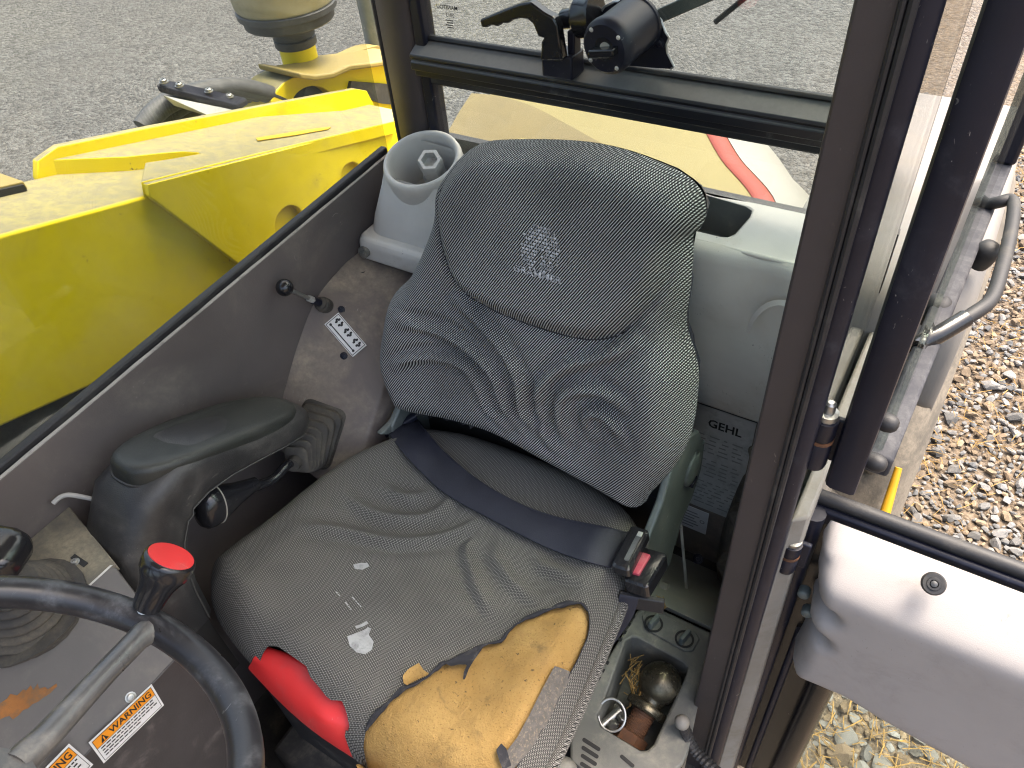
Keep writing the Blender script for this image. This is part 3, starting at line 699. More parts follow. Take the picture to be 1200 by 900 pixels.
# ================================================================== DOORS (right of the pillar)
ud = thing('upper_door', 'black framed upper half door folded back outside the cab', 'door', (0.0, .6, 1.40))
m = MB(); m.loft(section([(-.024,.574),(-.0215,.5685),(-.017,.566),(.003,.566),(.0062,.568),(.0072,.573),(.006,.605),(-.024,.605)], 1.400, ZR))
obj('hinge_post', m, 'black', ud, smooth=35)
m = MB(); m.plate([(.004,.60,1.405),(.030,.60,1.405),(.058,1.30,1.405),(.030,1.30,1.405)], (0,0,.028))
rl = obj('bottom_rail', m, pm('dusty_blue_black_paint', (0.022,0.023,0.03), 0.65, dust=(0.10,0.10,0.105), lo=0.35, hi=0.7, dscale=22, spec=0.25), ud, bevel=0.004)
m = MB(); m.plate([(.012,.61,1.43),(.017,.61,1.43),(.045,1.27,1.43),(.040,1.27,1.43)], (0,0,1.03)); obj('door_glass', m, 'greenglass', ud, smooth=None)
m = MB(); m.loft(section([(.036,1.265),(.060,1.265),(.062,1.31),(.036,1.31)], 1.433, ZR)); obj('latch_post', m, 'black', ud, bevel=0.005)
hp = [PZ(1080,402,1.43), PZ(1100,392,1.437), PZ(1140,368,1.45), PZ(1162,350,1.45), PZ(1174,315,1.45), PZ(1184,275,1.45), PZ(1188,243,1.45), PZ(1184,234,1.45), PZ(1170,237,1.445), PZ(1150,241,1.43)]
m = MB(); m.tube(spline(hp, 5), .0085, 12); gh = obj('grab_handle', m, 'rubber', ud, smooth=60)
m = MB(); m.tube(spline([hp[0]+A(-.004,-.012,0), hp[0], hp[1], hp[2]*.8+hp[1]*.2], 4), .0105, 12); obj('handle_sleeve', m, 'gloss', gh, smooth=60)
for (px, py, r) in ((1097,362,.018), (1155,297,.016)):
    c = PZ(px, py, 1.42); m = MB(); m.lathe([(r*.9,-.02),(r,-.01),(r,.006),(r*.8,.014),(r*.4,.018),(.001,.019)], c, (.25,-.1,.9), 16); obj('rubber_buffer', m, 'rubber', ud, smooth=60)
for (px, py) in ((1037,494), (1024,541)):
    c = PY(px, py, .588); m = MB(); m.lathe([(.0085,-.012),(.0095,0),(.0095,.004),(.008,.009),(.005,.012),(.001,.013)], c, (1,-.25,.1), 16); obj('round_bolt', m, 'rubber', ud, smooth=60)
def hinge(parent, px, py, y, L):
    c = PY(px, py, y); m = MB()
    m.lathe([(.0115,-L),(.0125,-L+.004),(.0125,-.004),(.0115,-.002)], c, (0,0,1), 16)
    m.lathe([(.0115,.002),(.0125,.004),(.0125,L*.7),(.0105,L*.72)], c, (0,0,1), 16)
    h = obj('hinge', m, 'black', parent, smooth=40)
    m = MB(); m.lathe([(.0105,L*.73),(.0105,L*.9),(.006,L*.93),(.0055,L*1.2),(.003,L*1.25)], c, (0,0,1), 12); obj('hinge_pin', m, 'steel', h)
    m = MB(); m.box(c+A(-.004,.006,-L*.9), c+A(.022,.013,L*.6)); obj('hinge_leaf', m, 'black', h, bevel=.002)
    m = MB(); m.lathe([(.0128,-.002),(.0128,.002)], c, (0,0,1), 16); obj('hinge_washer', m, 'rust', h)
hinge(ud, 962, 512, .575, .040)

ld = thing('lower_door', 'open lower half door with pale grey moulded inner panel', 'door', (-.02, .66, .5))
hinge(ld, 925, 648, .60, .032)
m = MB(); m.plate([(-.045,.655,.40),(.080,.655,.40),(.080,.655,.98),(.045,.655,1.24),(-.038,.655,1.255)], (0,.022,0))
fr = obj('hinge_side_frame', m, pm('shiny_dark_bronze_paint', (0.010,0.009,0.009), 0.22, dust=(0.06,0.05,0.045), lo=0.55, hi=0.9, dscale=12, bump=0.1), ld, bevel=0.004)
m = MB(); m.tube([(-.028,.640,.40), (-.026,.640,1.262)], .0135, 14); obj('frame_tube', m, 'black', fr, smooth=60)
m = MB(); m.tube([(.004,.650,.40), (.004,.650,.98)], .006, 10); obj('frame_bead', m, 'black', fr, smooth=60)
m = MB(); m.tube([(.058,.645,.40), (.058,.645,1.0)], .020, 18); obj('frame_round_edge', m, fr.data.materials[0], fr, smooth=60)
m = MB(); m.plate([(-.030,.648,1.235),(.62,.648,1.235),(.62,.648,1.262),(-.030,.648,1.262)], (0,.024,0)); obj('top_rail', m, 'black', ld, bevel=.005)
m = MB(); m.tube([(-.028,.663,1.268),(.62,.663,1.268)], .0095, 10); obj('top_seal', m, 'rubber', ld, smooth=60)
m = MB(); m.box((.075,.664,.40), (.62,.669,1.27)); obj('lower_door_glass', m, 'greenglass', ld, smooth=None)
# moulded inner panel: outline in the door plane, bulging towards the seat
O2 = [(.0,1.262),(-.012,1.235),(-.016,1.19),(-.016,1.155)]
pts = [PY(px, py, .615) for (px, py) in ((985,613),(965,620),(956,634),(953,655),(954,675),(962,686),(972,692),(960,690),(946,694),(943,702),(948,712),(962,724),(950,722),(940,728),(932,745),(923,762),(924,772),(935,780),(960,790),(985,800),(1030,828),(1160,900))]
ol = [(p[0], p[2]) for p in pts]
ol = [(o[0]+.004, min(o[1], 1.262)) for o in ol] + [(.62, .80), (.62, 1.262)]
P2, F2 = field(ol, [], .006)
d, _ = seg_dist(P2, ol); r = .030
edge = np.sqrt(1-(1-np.clip(d/r, 0, 1))**2)
tt = np.clip((1.262 - P2[:,1]), 0, None)
plan = np.minimum(.012 + tt*1.15, .070 - .06*np.clip(tt-.05, 0, None))            # sloping top meets the upright face in a crease
soft = .008*np.log(np.exp(-(.012 + tt*1.15)/.008) + np.exp(-(.070 - .06*(tt-.05))/.008))*-1.0
dep = soft*np.where(tt < .03, np.clip(edge+.15, 0, 1), edge)
dep += .0025*np.sin(P2[:,0]*9)*smooth01(d/.06)
V = [(p[0], .640 - dd, p[1]) for p, dd in zip(P2, dep)]
m = MB(); m.add(V, F2); ip = obj('inner_panel', m, 'doortrim', ld, smooth=70)
plug = PY(1094, 684, .600); pn = nrm(A(0,-.62,.78))
m = MB(); m.lathe([(.0128,-.002),(.0128,.002),(.0112,.005),(.0075,.005),(.007,.0062),(.0046,.0062),(.004,.004)], plug, pn, 24); pg = obj('trim_plug', m, 'rubber', ip, smooth=40)
m = MB(); m.lathe([(.004,.004),(.0035,.007),(.001,.008)], plug, pn, 12); obj('plug_stud', m, 'cap', pg)
for (px, py) in ((944,690), (948,712)):
    c = PY(px, py, .632); m = MB(); m.lathe([(.008,0),(.008,.012),(.006,.014),(.001,.0145)], c, (0,-1,.1), 12); obj('panel_clip', m, 'bracket', ld, smooth=50)
# door check strap at the pillar foot
st = thing('door_check_strap', 'black ribbed strap with pale end fitting at the pillar foot', 'strap', PZ(800, 850, .80))
sp = spline([PY(800,848,.50), PY(806,862,.50), PY(815,880,.49), PY(832,897,.48), PY(850,915,.47)], 8)
m = MB(); m.tube(sp, [.010 + .0015*(k % 2) for k in range(len(sp))], 10, flat=.6); obj('strap_body', m, 'rubber', st, smooth=20)
c = PY(800, 846, .50); m = MB(); m.lathe([(.006,-.004),(.011,0),(.012,.005),(.009,.011),(.004,.014),(.001,.0145)], c, nrm(A(-.1,-.6,.8)), 16); obj('end_fitting', m, 'skin', st, smooth=60)

# ------------------------------------------------------------------ rear wheel and fender behind the doors
rw_ = thing('telehandler_rear_wheel', 'mud dusted rear tyre with yellow bar beside the gravel', 'wheel', (-.12, 1.62, 0))  # the telehandler's own rear wheel
m = MB(); R0 = .66; prof = []
for k in range(25):
    u = -1+2*k/24; prof.append((R0*(1-.10*abs(u)**4) - .03*smooth01((abs(u)-.8)/.2), .15*u))
m.lathe([(.30,-.15)] + prof + [(.30,.15)], (-.055, 1.55, R0-.02), (1,0,0), 72, caps=False); ty = obj('tyre', m, 'tyre', rw_, smooth=60)
for k in range(30):
    a = 2*math.pi*k/30
    if not (-.2 < math.sin(a) < 1.0 and math.cos(a) < 0.3): continue
    for s in (-1, 1):
        aa = a + (0.0 if s > 0 else math.pi/30); rad = A(0, math.cos(aa), math.sin(aa)); tan = A(0, -math.sin(aa), math.cos(aa))
        c = A(-.065 + s*.055, 1.55, R0-.02) + rad*(R0-.005); m = MB()
        m.obox(c, nrm(A(1,0,0) + s*.6*tan)*.058, nrm(tan - s*.6*A(1,0,0))*.026, rad*.022); obj('tread_lug', m, 'tyre', ty, bevel=.008)
b0, b1 = PY(1032,618,.93), PY(1053,548,1.0)
m = MB(); m.tube([b0 - (b1-b0)*.8, b0, b1], [.011,.0095,.006], 12); obj('yellow_bar', m, 'yellowbar', rw_, smooth=60)
fd = MB(); rows = []
fprof = spline([A(.985,1.175), A(.966,1.19), A(.960,1.25), A(.968,1.32), A(1.0,1.365), A(1.08,1.385), A(1.3,1.39), A(1.7,1.34), A(2.1,1.12)], 4)
for (y, z) in fprof:
    rows.append([(x, y + dy, z - dz) for (x, dy, dz) in ((-.20,0,0),(-.05,0,0),(.040,0,0),(.058,.004,.004),(.068,.018,.014),(.072,.05,.05))])
fd.slab(rows, (0,.008,-.004)); 
tag(obj('rear_fender', fd, 'fender', None, smooth=50, loc=(-.1,1.6,1.2)), 'dusty grey curved fender over the rear tyre behind the grab handle', 'fender')
# ================================================================== REAR OF THE CAB
cc = thing('corner_cover', 'grey moulded corner cover with a round well holding a steel fitting', 'cover', (-.80, .86, 1.29))
# moulded body: sections going up from the foot to the mouth of the well
def sec(y0, y1, x0, x1, z, r=.02): return rrect(((x0+x1)/2, (y0+y1)/2, z), A(1,0,0), A(0,1,0), (x1-x0)/2, (y1-y0)/2, r, 5)
wc = A(-.776, .893, 1.455); wax = nrm(A(.06, -.30, 1.0)); wx = nrm(np.cross(A(0,1,0), wax)); wy = np.cross(wax, wx)
m = MB(); m.loft([sec(.800,.965,XL+.004,-.60,1.285,.016), sec(.800,.965,XL+.004,-.60,1.318,.016), sec(.806,.965,XL+.006,-.60,1.330,.02)])
ft = obj('foot_flange', m, 'trim', cc, smooth=45, bevel=.006, seg=3)
rings = []
for t in (0, .12, .3, .5, .7, .86, .96):
    r0 = sec(.822, .967, XL+.008, -.640, 1.322, .04); ring_ = []
    w = smooth01(t)*.75 + t*.25
    for p in r0:
        d = p - A(-.760, .894, 1.322); a = math.atan2(d[1], d[0]); q = wc - wax*.004 + (math.cos(a)*nrm(A(1,0,0)-wax*wax[0]) + math.sin(a)*nrm(A(0,1,0)-wax*wax[1]))*.0675
        ring_.append(p*(1-w) + q*w + A(0,0,(t-w)*.10))
    rings.append(ring_)
m = MB(); m.loft(rings, caps=False); obj('moulded_body', m, 'trim', cc, smooth=70)
m = MB(); N_ = 40
prof = [(.058,-.150),(.064,-.07),(.0675,-.02),(.068,-.006),(.066,.001),(.0625,.0035),(.059,.002),(.057,-.004),(.055,-.03),(.050,-.085),(.02,-.088),(.001,-.088)]
m.lathe(prof, wc, wax, N_, caps=False); obj('well', m, 'trim', cc, smooth=60)
fc = wc + A(.004,.022,-.036); fa = nrm(A(.25,-.45,.8))
m = MB(); m.lathe([(.021,-.045),(.021,-.004),(.017,.010),(.013,.014)], fc, fa, 20); ftg = obj('steel_fitting', m, 'zinc', cc, smooth=40)
m = MB(); m.lathe([(.019,.012),(.0215,.015),(.0215,.042),(.0195,.046),(.0140,.046),(.0128,.038),(.0128,.030),(.001,.030)], fc, fa, 6, caps=False); obj('hex_nut', m, 'zinc', ftg, smooth=25)
m = MB(); c = A(-.862,.797,1.306); m.loft([rrect(c+A(0,k*1.0,0), A(1,0,0), A(0,.15,1), w, h, .008, 4) for (k, w, h) in ((-.0040,.011,.009),(.004,.011,.009))]); fx = obj('bolt_recess', m, 'bin', ft, smooth=40)
m = MB(); m.lathe([(.007,0),(.007,.004),(.003,.005)], c + A(.002,-.003,-.003), (0,-1,.2), 10); obj('recess_bolt', m, 'steel', fx)

rs = thing('rear_shelf', 'pale grey moulded panel with an open tray behind the seat back', 'panel', (-.36, .93, 1.10))
XA, XB = -.64, -.135
prof = [(.972,1.462),(.955,1.462),(.940,1.460)]
tray = [(-.345,.968),(-.250,.957),(-.238,.950),(-.236,.935),(-.240,.885),(-.246,.874),(-.258,.870),(-.345,.870)]
m = MB(); m.plate([(XA,.972,1.452),(XA,.850,1.452),(XB,.850,1.452),(XB,.972,1.452)], (0,0,.008), holes=[[(x, y, 1.452) for x, y in tray]])
top_ = obj('shelf_top', m, 'trim', rs, bevel=.003)
m = MB(); tb = [(x, y, 1.400) for x, y in tray]
m.loft([[(x, y, 1.459) for x, y in tray], [(-.292+(x+.292)*.9, .92+(y-.92)*.86, 1.405) for x, y in tray], ], caps=False, flip=False)
m.plate([(-.292+(x+.292)*.9, .92+(y-.92)*.86, 1.405) for x, y in tray], (0,0,-.003)); obj('tray', m, 'bin', rs, smooth=30)
rows = []
for (y, z) in ((.850,1.460),(.842,1.458),(.836,1.450),(.834,1.436),(.842,1.36),(.862,1.26),(.886,1.16),(.894,1.118),(.899,1.110),(.93,1.108)):
    rows.append([(x, y + .012*math.exp(-((x+.19)/.05)**2)*smooth01((z-1.15)/.2), z) for x in np.linspace(XA, XB, 30)])
m = MB(); m.sheet(rows, flip=True); fp = obj('front_face', m, 'trim', rs, smooth=55)
g = PY(917, 345, .85); rows = []
m = MB()
for k in range(9):
    a = math.radians(90+90*k/8); rows.append([(-.145+.045*math.cos(a), .833-.001, 1.395+.07*math.sin(a)-.05), (-.145+.045*math.cos(a)*.86, .829, 1.395+.07*math.sin(a)*.9-.05)])
m.sheet(rows); obj('moulded_grip_line', m, 'trim', fp, smooth=50)
m = MB(); m.box((XA, .962, 1.040), (XB, .9735, 1.105)); obj('shadow_gap_rail', m, 'black', rs, bevel=.003)

sp_pl = thing('specification_plate', 'large grey data plate headed with the maker name on the rear wall', 'plate', (-.24, .97, .73))
m = MB(); m.plate([(-.318,.974,.735),(-.178,.974,.735),(-.176,.974,1.030),(-.318,.974,1.030)], (0,-.0015,0)); obj('plate_sheet', m, 'signp', sp_pl, smooth=None)
m = MB(); q = PY(829, 499, .9715); text(m, 'GEHL', q, (.92,0,0), (0,0,1), .0285, 'LEFT', .022)
for v in m.v: pass
obj('maker_name', m, 'ink', sp_pl, smooth=None)
m = MB()
for j in range(19):
    z = .955 - .0112*j
    if j in (5, 11): continue
    u = -.305
    while u < -.19:
        w = rng.uniform(.006, .022); w = min(w, -.187-u); quad(m, (u,.9712,z), (u+w,.9712,z), (u+w,.9712,z+.0035), (u,.9712,z+.0035)); u += w + rng.uniform(.003,.012)
obj('small_print', m, 'greyink', sp_pl, smooth=None)
pl2 = thing('type_plate', 'small grey plate with printed lines below the large data plate', 'plate', (-.27, .97, .66))
m = MB(); m.plate([(-.318,.974,.650),(-.232,.974,.650),(-.232,.974,.724),(-.318,.974,.724)], (0,-.0015,0)); obj('plate_sheet', m, 'decalw', pl2, smooth=None)
m = MB()
for j in range(6): quad(m, (-.30,.9712,.708-.0095*j), (-.255+.006*math.sin(j*2.1),.9712,.708-.0095*j), (-.255+.006*math.sin(j*2.1),.9712,.7115-.0095*j), (-.30,.9712,.7115-.0095*j))
m.plate(circ((-.243,.9712,.69), A(1,0,0), A(0,0,1), .0055, 14), (0,-.0002,0), holes=[circ((-.243,.9712,.69), A(1,0,0), A(0,0,1), .0035, 14)])
obj('small_print', m, 'greyink', pl2, smooth=None)

# ------------------------------------------------------------------ window latch on the cross bar
wl = thing('window_latch', 'black plastic window latch with a finger grip on the cross bar', 'latch', (-.535, .955, 1.616))
def LY(px, py, y=.93): return PY(px, py, y)
ou = [(569,19),(571,27),(578,28),(583,25),(590,27),(596,23),(603,23),(608,19),(617,17),(625,18),(631,23),(635,33),(637,38),(644,40),(641,44),(640,66),(666,66),(663,46),(660,26),(655,16),(644,10),(636,4),(628,-2),(616,0),(600,6)]
m = MB(); m.plate([LY(x, y) for x, y in ou], (0,-.016,0)); obj('grip_lever', m, 'gloss', wl, bevel=.003)
m = MB(); a0 = LY(636,66); a1 = LY(672,66); m.box((a0[0],.925,1.612), (a1[0],.962,1.645)); obj('latch_base', m, 'black', wl, bevel=.003)
m = MB(); m.box((a1[0]-.012,.935,1.640), (a1[0]-.001,.955,1.675)); obj('latch_catch', m, 'black', wl, bevel=.002)
m = MB(); cA, cB = PY(655, 22, .95), PY(697, 18, .95)
m.lathe([(.010,0),(.013,.004),(.013,.018),(.020,.022),(.026,.028),(.027,.048),(.0285,.050),(.0285,.054),(.010,.055)], cA+A(.004,0,0), nrm(cB-cA), 24); obj('pivot_drum', m, 'gloss', wl, smooth=40)
# ------------------------------------------------------------------ wiper motor
wm = thing('wiper_motor', 'black cylindrical wiper motor on a curved bracket at the rear pane', 'motor', (-.42, .94, 1.65))
ca, cb = PY(710, 56, .890), PY(747, 27, .965); ax = nrm(cb-ca); Lm = np.linalg.norm(cb-ca)
m = MB(); m.lathe([(.014,-.004),(.030,-.004),(.0340,.0),(.0358,.004),(.0358,.012),(.0345,.0135),(.0345,Lm*.92),(.0362,Lm*.94),(.0362,Lm)], ca, ax, 32); can = obj('motor_can', m, 'black', wm, smooth=40)
e1 = nrm(np.cross(ax, A(0,0,1))); e2 = np.cross(e1, ax)
m = MB(); m.lathe([(.001,-.0045),(.0145,-.0042),(.015,-.001)], ca, ax, 24); obj('end_cap', m, 'gloss', can, smooth=40)
m = MB(); m.obox(ca - ax*.010 + A(.002,0,-.001), e1*.019+e2*.004, e2*.0055, ax*.007); kn = obj('turn_tab', m, 'gloss', can, bevel=.002)
m = MB(); m.lathe([(.0075,-.006),(.0075,-.004)], ca + A(.002,0,.002), ax, 16); obj('tab_hub', m, 'zinc', can)
for a in (40, 130, 220, 310):
    p = ca + (math.cos(math.radians(a))*e1 + math.sin(math.radians(a))*e2)*.028 - ax*.004; bolt(can, p, -ax, .0022, .002, 'zinc', 'case_screw')
bo = [(700,30),(702,18),(708,8),(720,2),(738,1),(752,4),(765,12),(775,24),(780,38),(784,44),(781,52),(782,62),(790,78),(786,81),(770,80),(745,78),(722,76),(706,60)]
m = MB(); m.plate([PY(x, y, .966) for x, y in bo], (0,.003,0)); bk = obj('mounting_bracket', m, 'black', wm, bevel=.0008)
m = MB(); m.tube([PY(x, y, .9655) for x, y in bo[:14]], .0016, 6); obj('rolled_rim', m, 'zinc', bk)
bolt(bk, PY(773, 51, .9655), (0,-1,0), .006, .005, 'black')
# wiper arm outside the pane
wa = thing('rear_wiper', 'grey wiper arm reaching up outside the rear pane', 'wiper', PY(775, 18, .99))
p0, p1 = PY(770, 20, .995), PY(860, -20, 1.0); dd = nrm(p1-p0)
m = MB(); m.obox((p0+p1)/2, dd*np.linalg.norm(p1-p0)/2, nrm(np.cross(dd, A(0,1,0)))*.009, A(0,.003,0)); obj('arm', m, 'bracket', wa, bevel=.002)
p0, p1 = PY(838, 26, .99), PY(880, -8, .992); m = MB(); m.tube([p0, (p0+p1)/2, p1], .0035, 8); obj('blade', m, 'rubber', wa)
# ================================================================== MACHINE OUTSIDE THE GLASS
# boom: sloping box with a raised far edge, doubler plates with slots and round holes
bm_ = thing('telehandler_boom', 'large yellow lifting boom outside the side window', 'boom', (-1.25, .8, 1.2))
XN, XF = -1.15, -1.36
btop = lambda y: 1.506 - .262*(y-.389)
def BT(px, py, e=0.0):       # sight line met with the sloping top
    n = nrm(A(0,.262,1)); return PP(px, py, A(XN,.389,1.506+e), n)
ys = (-.9, 1.40)
m = MB(); m.loft([[(XN, y, btop(y)), (XF, y, btop(y)), (XF, y, btop(y)-.30), (XN, y, btop(y)-.30)] for y in ys], flip=True)
bx = obj('boom_box', m, 'yellow', bm_, bevel=.006)
# raised doubler on the top with a long slot, its near edge stepping along the side
ztop = lambda p, e: A(p[0], p[1], btop(p[1])+e)
def TP(px, py, e=.0): p = BT(px, py, e); return p
slot1 = [TP(*p) for p in ((150,190),(185,187.5),(210,184),(228,181),(235,180),(232,178),(215,177),(190,178.5),(150,183))]
EXT = A(0,.26,1)*.027
outer = [TP(*p, .027)-EXT for p in ((40,188),(150,183),(190,178.5),(215,177),(232,178),(235,180),(228,181),(200,186),(170,190.5),(165,213),(300,180),(462,142),(462,128),(420,128),(300,137),(150,164),(57,178))]
m = MB(); m.plate(outer, EXT); obj('top_doubler', m, 'yellow', bm_, smooth=30, bevel=.002)
s2 = [TP(*p, .0285) for p in ((300,162.5),(340,156),(375,150.5),(388,149.5),(384,152),(345,159),(302,165.5))]
m = MB(); m.plate(s2, A(0,.26,1)*.0015); obj('slot_shade_strip', m, pm('shaded_orange_paint', (0.55,0.36,0.02), 0.5), bm_, smooth=None)  # strip laid on the surface, a recess's shade put into its orange
# far lip
lip = [(.56,0.0),(.575,.030),(.62,.048),(.80,.050),(1.10,.048),(1.36,.046),(1.395,.036),(1.41,.0)]
m = MB(); m.plate([(XF+.006, y, btop(y)-.05) for y in (.56,)] + [(XF+.006, y, btop(y)+h) for y, h in lip] + [(XF+.006, 1.41, btop(1.41)-.05)], (-.016,0,0)); obj('raised_far_edge', m, 'yellow', bm_, bevel=.002)
# near side doubler plate with two round holes
def SD(px, py): return PX(px, py, XN+.001)
c1, c2 = SD(333, 262), SD(405, 207); yv = nrm(A(0,1,-.262)); zv = nrm(A(0,.262,1))
pl = [SD(165,214), SD(300,179), SD(465,138)]; pl = [A(XN+.001, p[1], btop(p[1])+.024) for p in pl] + [A(XN+.001, 1.40, btop(1.40)+.024), A(XN+.001, 1.40, btop(1.40)-.29), A(XN+.001, .98, btop(.98)-.29), SD(285,316), SD(168,228)]
m = MB(); m.plate(pl, (.016,0,0), holes=[circ(c1, yv, zv, .040, 32), circ(c2, yv, zv, .034, 32)]); obj('side_doubler', m, 'yellow', bm_, smooth=30, bevel=.002)
m = MB(); m.box((XF-.02,-.9,btop(.5)-.01),(XF+.02,.40,btop(.5)+.03))
m = MB(); m.loft([[(XF+.05, y, btop(y)+.001), (XF-.03, y, btop(y)+.001), (XF-.03, y, btop(y)+.016), (XF+.05, y, btop(y)+.016)] for y in (-.9, .52)], flip=True); obj('inner_boom_edge', m, 'flange', bm_, bevel=.002)
m = MB(); m.loft([[(XF+.056, y, btop(y)+.0005), (XF+.05, y, btop(y)+.0005), (XF+.05, y, btop(y)+.012), (XF+.056, y, btop(y)+.012)] for y in (-.9, .515)], flip=True); obj('slide_gap', m, 'void', bm_)
# under the boom: chassis side
ch = thing('chassis_side', 'dark dusty chassis plates below the boom', 'chassis', (-1.2, .4, .6))
m = MB(); m.plate([(-1.02,-.8,.45),(-1.02,1.9,.45),(-1.02,1.9,.9),(-1.02,.9,1.02),(-1.02,.30,1.21),(-1.02,-.8,1.25)], (-.36,0,0)); obj('chassis_beam', m, 'cap', ch, bevel=.01)
m = MB(); m.plate([(-1.0,-.3,.95),(-1.0,.28,.95),(-1.0,.28,1.27),(-1.0,-.3,1.30)], (-.02,0,0)); obj('guard_plate', m, pm('blue_grey_guard', (0.035,0.04,0.055), 0.5, dust=(0.12,0.12,0.11), lo=.5, hi=.8), ch, bevel=.004)
m = MB(); m.plate([(-1.0,.30,.95),(-1.0,1.0,.95),(-1.0,.75,1.17),(-1.0,.31,1.262)], (-.02,0,0)); obj('dusty_plate', m, 'sandy', ch, bevel=.004)
# pivot tower behind the boom
pt = thing('boom_pivot_tower', 'yellow pivot casting behind the boom, under the air cleaner', 'casting', (-1.45, 1.4, .6))
def CT(px, py, x=-1.42): return PX(px, py, x)
prof = [(318,118),(324,106),(332,97),(345,90),(370,84),(395,76),(425,70),(470,62),(470,150),(318,150)]
hole = spline([CT(345,118), CT(352,106), CT(366,101), CT(380,104), CT(388,114), CT(370,121)], 3, closed=True)
m = MB(); m.plate([CT(*p) for p in prof], (-.10,0,0), holes=[hole]); obj('side_cheek', m, 'yellow', pt, bevel=.006)
fl = [CT(336,95), CT(355,97), CT(375,94), CT(395,85), CT(420,82), CT(470,74)]
m = MB(); m.slab([[p + A(.05,0,.012) for p in fl], [p + A(-.085,0,.016) for p in fl]], (0,0,.014)); obj('top_flange', m, 'flange', pt, bevel=.004)
m = MB(); m.lathe([(.05,-.15),(.05,.02),(.035,.025)], CT(366,114,-1.47), (1,0,0), 24); obj('pivot_pin', m, 'cap', pt, smooth=40)
m = MB(); m.plate([CT(395,92,-1.46), CT(470,98,-1.46), CT(470,122,-1.46), CT(430,118,-1.46), CT(392,104,-1.46)], (.05,0,0)); obj('dark_pocket', m, 'cap', pt)
lobe = spline([CT(405,70,-1.55), CT(418,62,-1.55), CT(432,56,-1.55), CT(446,54,-1.55), CT(456,60,-1.55), CT(460,76,-1.55), CT(430,74,-1.55)], 3, closed=True)
m = MB(); m.plate(lobe, (-.05,0,0)); obj('lifting_lug', m, 'flange', pt, bevel=.004)
# air pre-cleaner
pc = thing('air_precleaner', 'yellowed plastic air pre-cleaner bowl on a yellow stem', 'air cleaner', PX(358, 92, -1.55))
b = PX(358, 92, -1.52) + A(0,0,.035); s = .90
m = MB(); m.lathe([(.050*s,-.10),(.050*s,.055*s),(.052*s,.06*s)], b, (0,0,1), 28); obj('stem', m, 'yellow', pc, smooth=50)
m = MB(); m.lathe([(.056*s,.055*s),(.058*s,.06*s),(.058*s,.075*s),(.054*s,.078*s),(.058*s,.082*s),(.056*s,.092*s),(.060*s,.11*s),(.118*s,.118*s),(.122*s,.122*s),(.124*s,.142*s),(.134*s,.146*s),(.135*s,.160*s),(.130*s,.163*s)], b, (0,0,1), 36); obj('clamp_ring', m, 'cap', pc, smooth=35)
m = MB(); m.lathe([(.128*s,.163*s),(.133*s,.170*s),(.141*s,.235*s),(.147*s,.290*s),(.150*s,.296*s),(.150*s,.305*s),(.147*s,.308*s),(.148*s,.40*s),(.12*s,.46*s),(.01,.47*s)], b, (0,0,1), 40); obj('bowl', m, 'bowl', pc, smooth=35)
m = MB(); m.lathe([(.1505*s,.292*s),(.154*s,.295*s),(.154*s,.306*s),(.1505*s,.309*s)], b, (0,0,1), 40, caps=False); obj('band', m, 'cap', pc, smooth=35)
# grey upright pipe beyond
gp = thing('exhaust_pipe', 'dull grey upright pipe seen beside the rear pillar', 'pipe', (-1.6, 1.72, .9))
g0, g1 = PX(447,82,-1.6), PX(424,-30,-1.6); m = MB(); m.tube([g0, g1], .030, 16); obj('pipe', m, 'bracket', gp, smooth=60)
# hydraulic hoses in a clamp at the far side of the boom
hs = thing('hose_bundle', 'black hydraulic hoses in a bolted clamp beyond the boom', 'hoses', PX(230, 120, -1.44))
for (k, off) in enumerate((0, .05, .095)):
    pth = [PX(168+k*8,150,-1.44-off*.6), PX(182+k*14,132+2*k,-1.44-off*.6), PX(205+k*15,117+k*2,-1.44-off*.6), PX(250+k*6,104+3*k,-1.44-off*.6), PX(290,104+3*k,-1.44-off*.6), PX(330,117,-1.44-off*.6), PX(345,135,-1.44-off*.6)]
    m = MB(); m.tube(spline(pth, 5), .021, 12); obj('hose', m, 'cap', hs, smooth=60)
cl = [PX(186,108,-1.40), PX(200,103,-1.43), PX(292,123,-1.40), PX(280,131,-1.38)]
m = MB(); m.plate(cl, (0,0,.016)); clp = obj('clamp_plate', m, 'black', hs, bevel=.004)
for (px, py) in ((196,106), (214,110), (248,116), (272,122)): bolt(clp, PX(px, py, -1.40)+A(0,0,.016), (0,0,1), .007, .007, 'steel')
m = MB(); m.plate([PX(192,112,-1.398), PX(283,131,-1.378), PX(250,138,-1.378), PX(205,124,-1.398)], (-.004,0,0)); obj('clamp_block', m, 'zinc', hs)

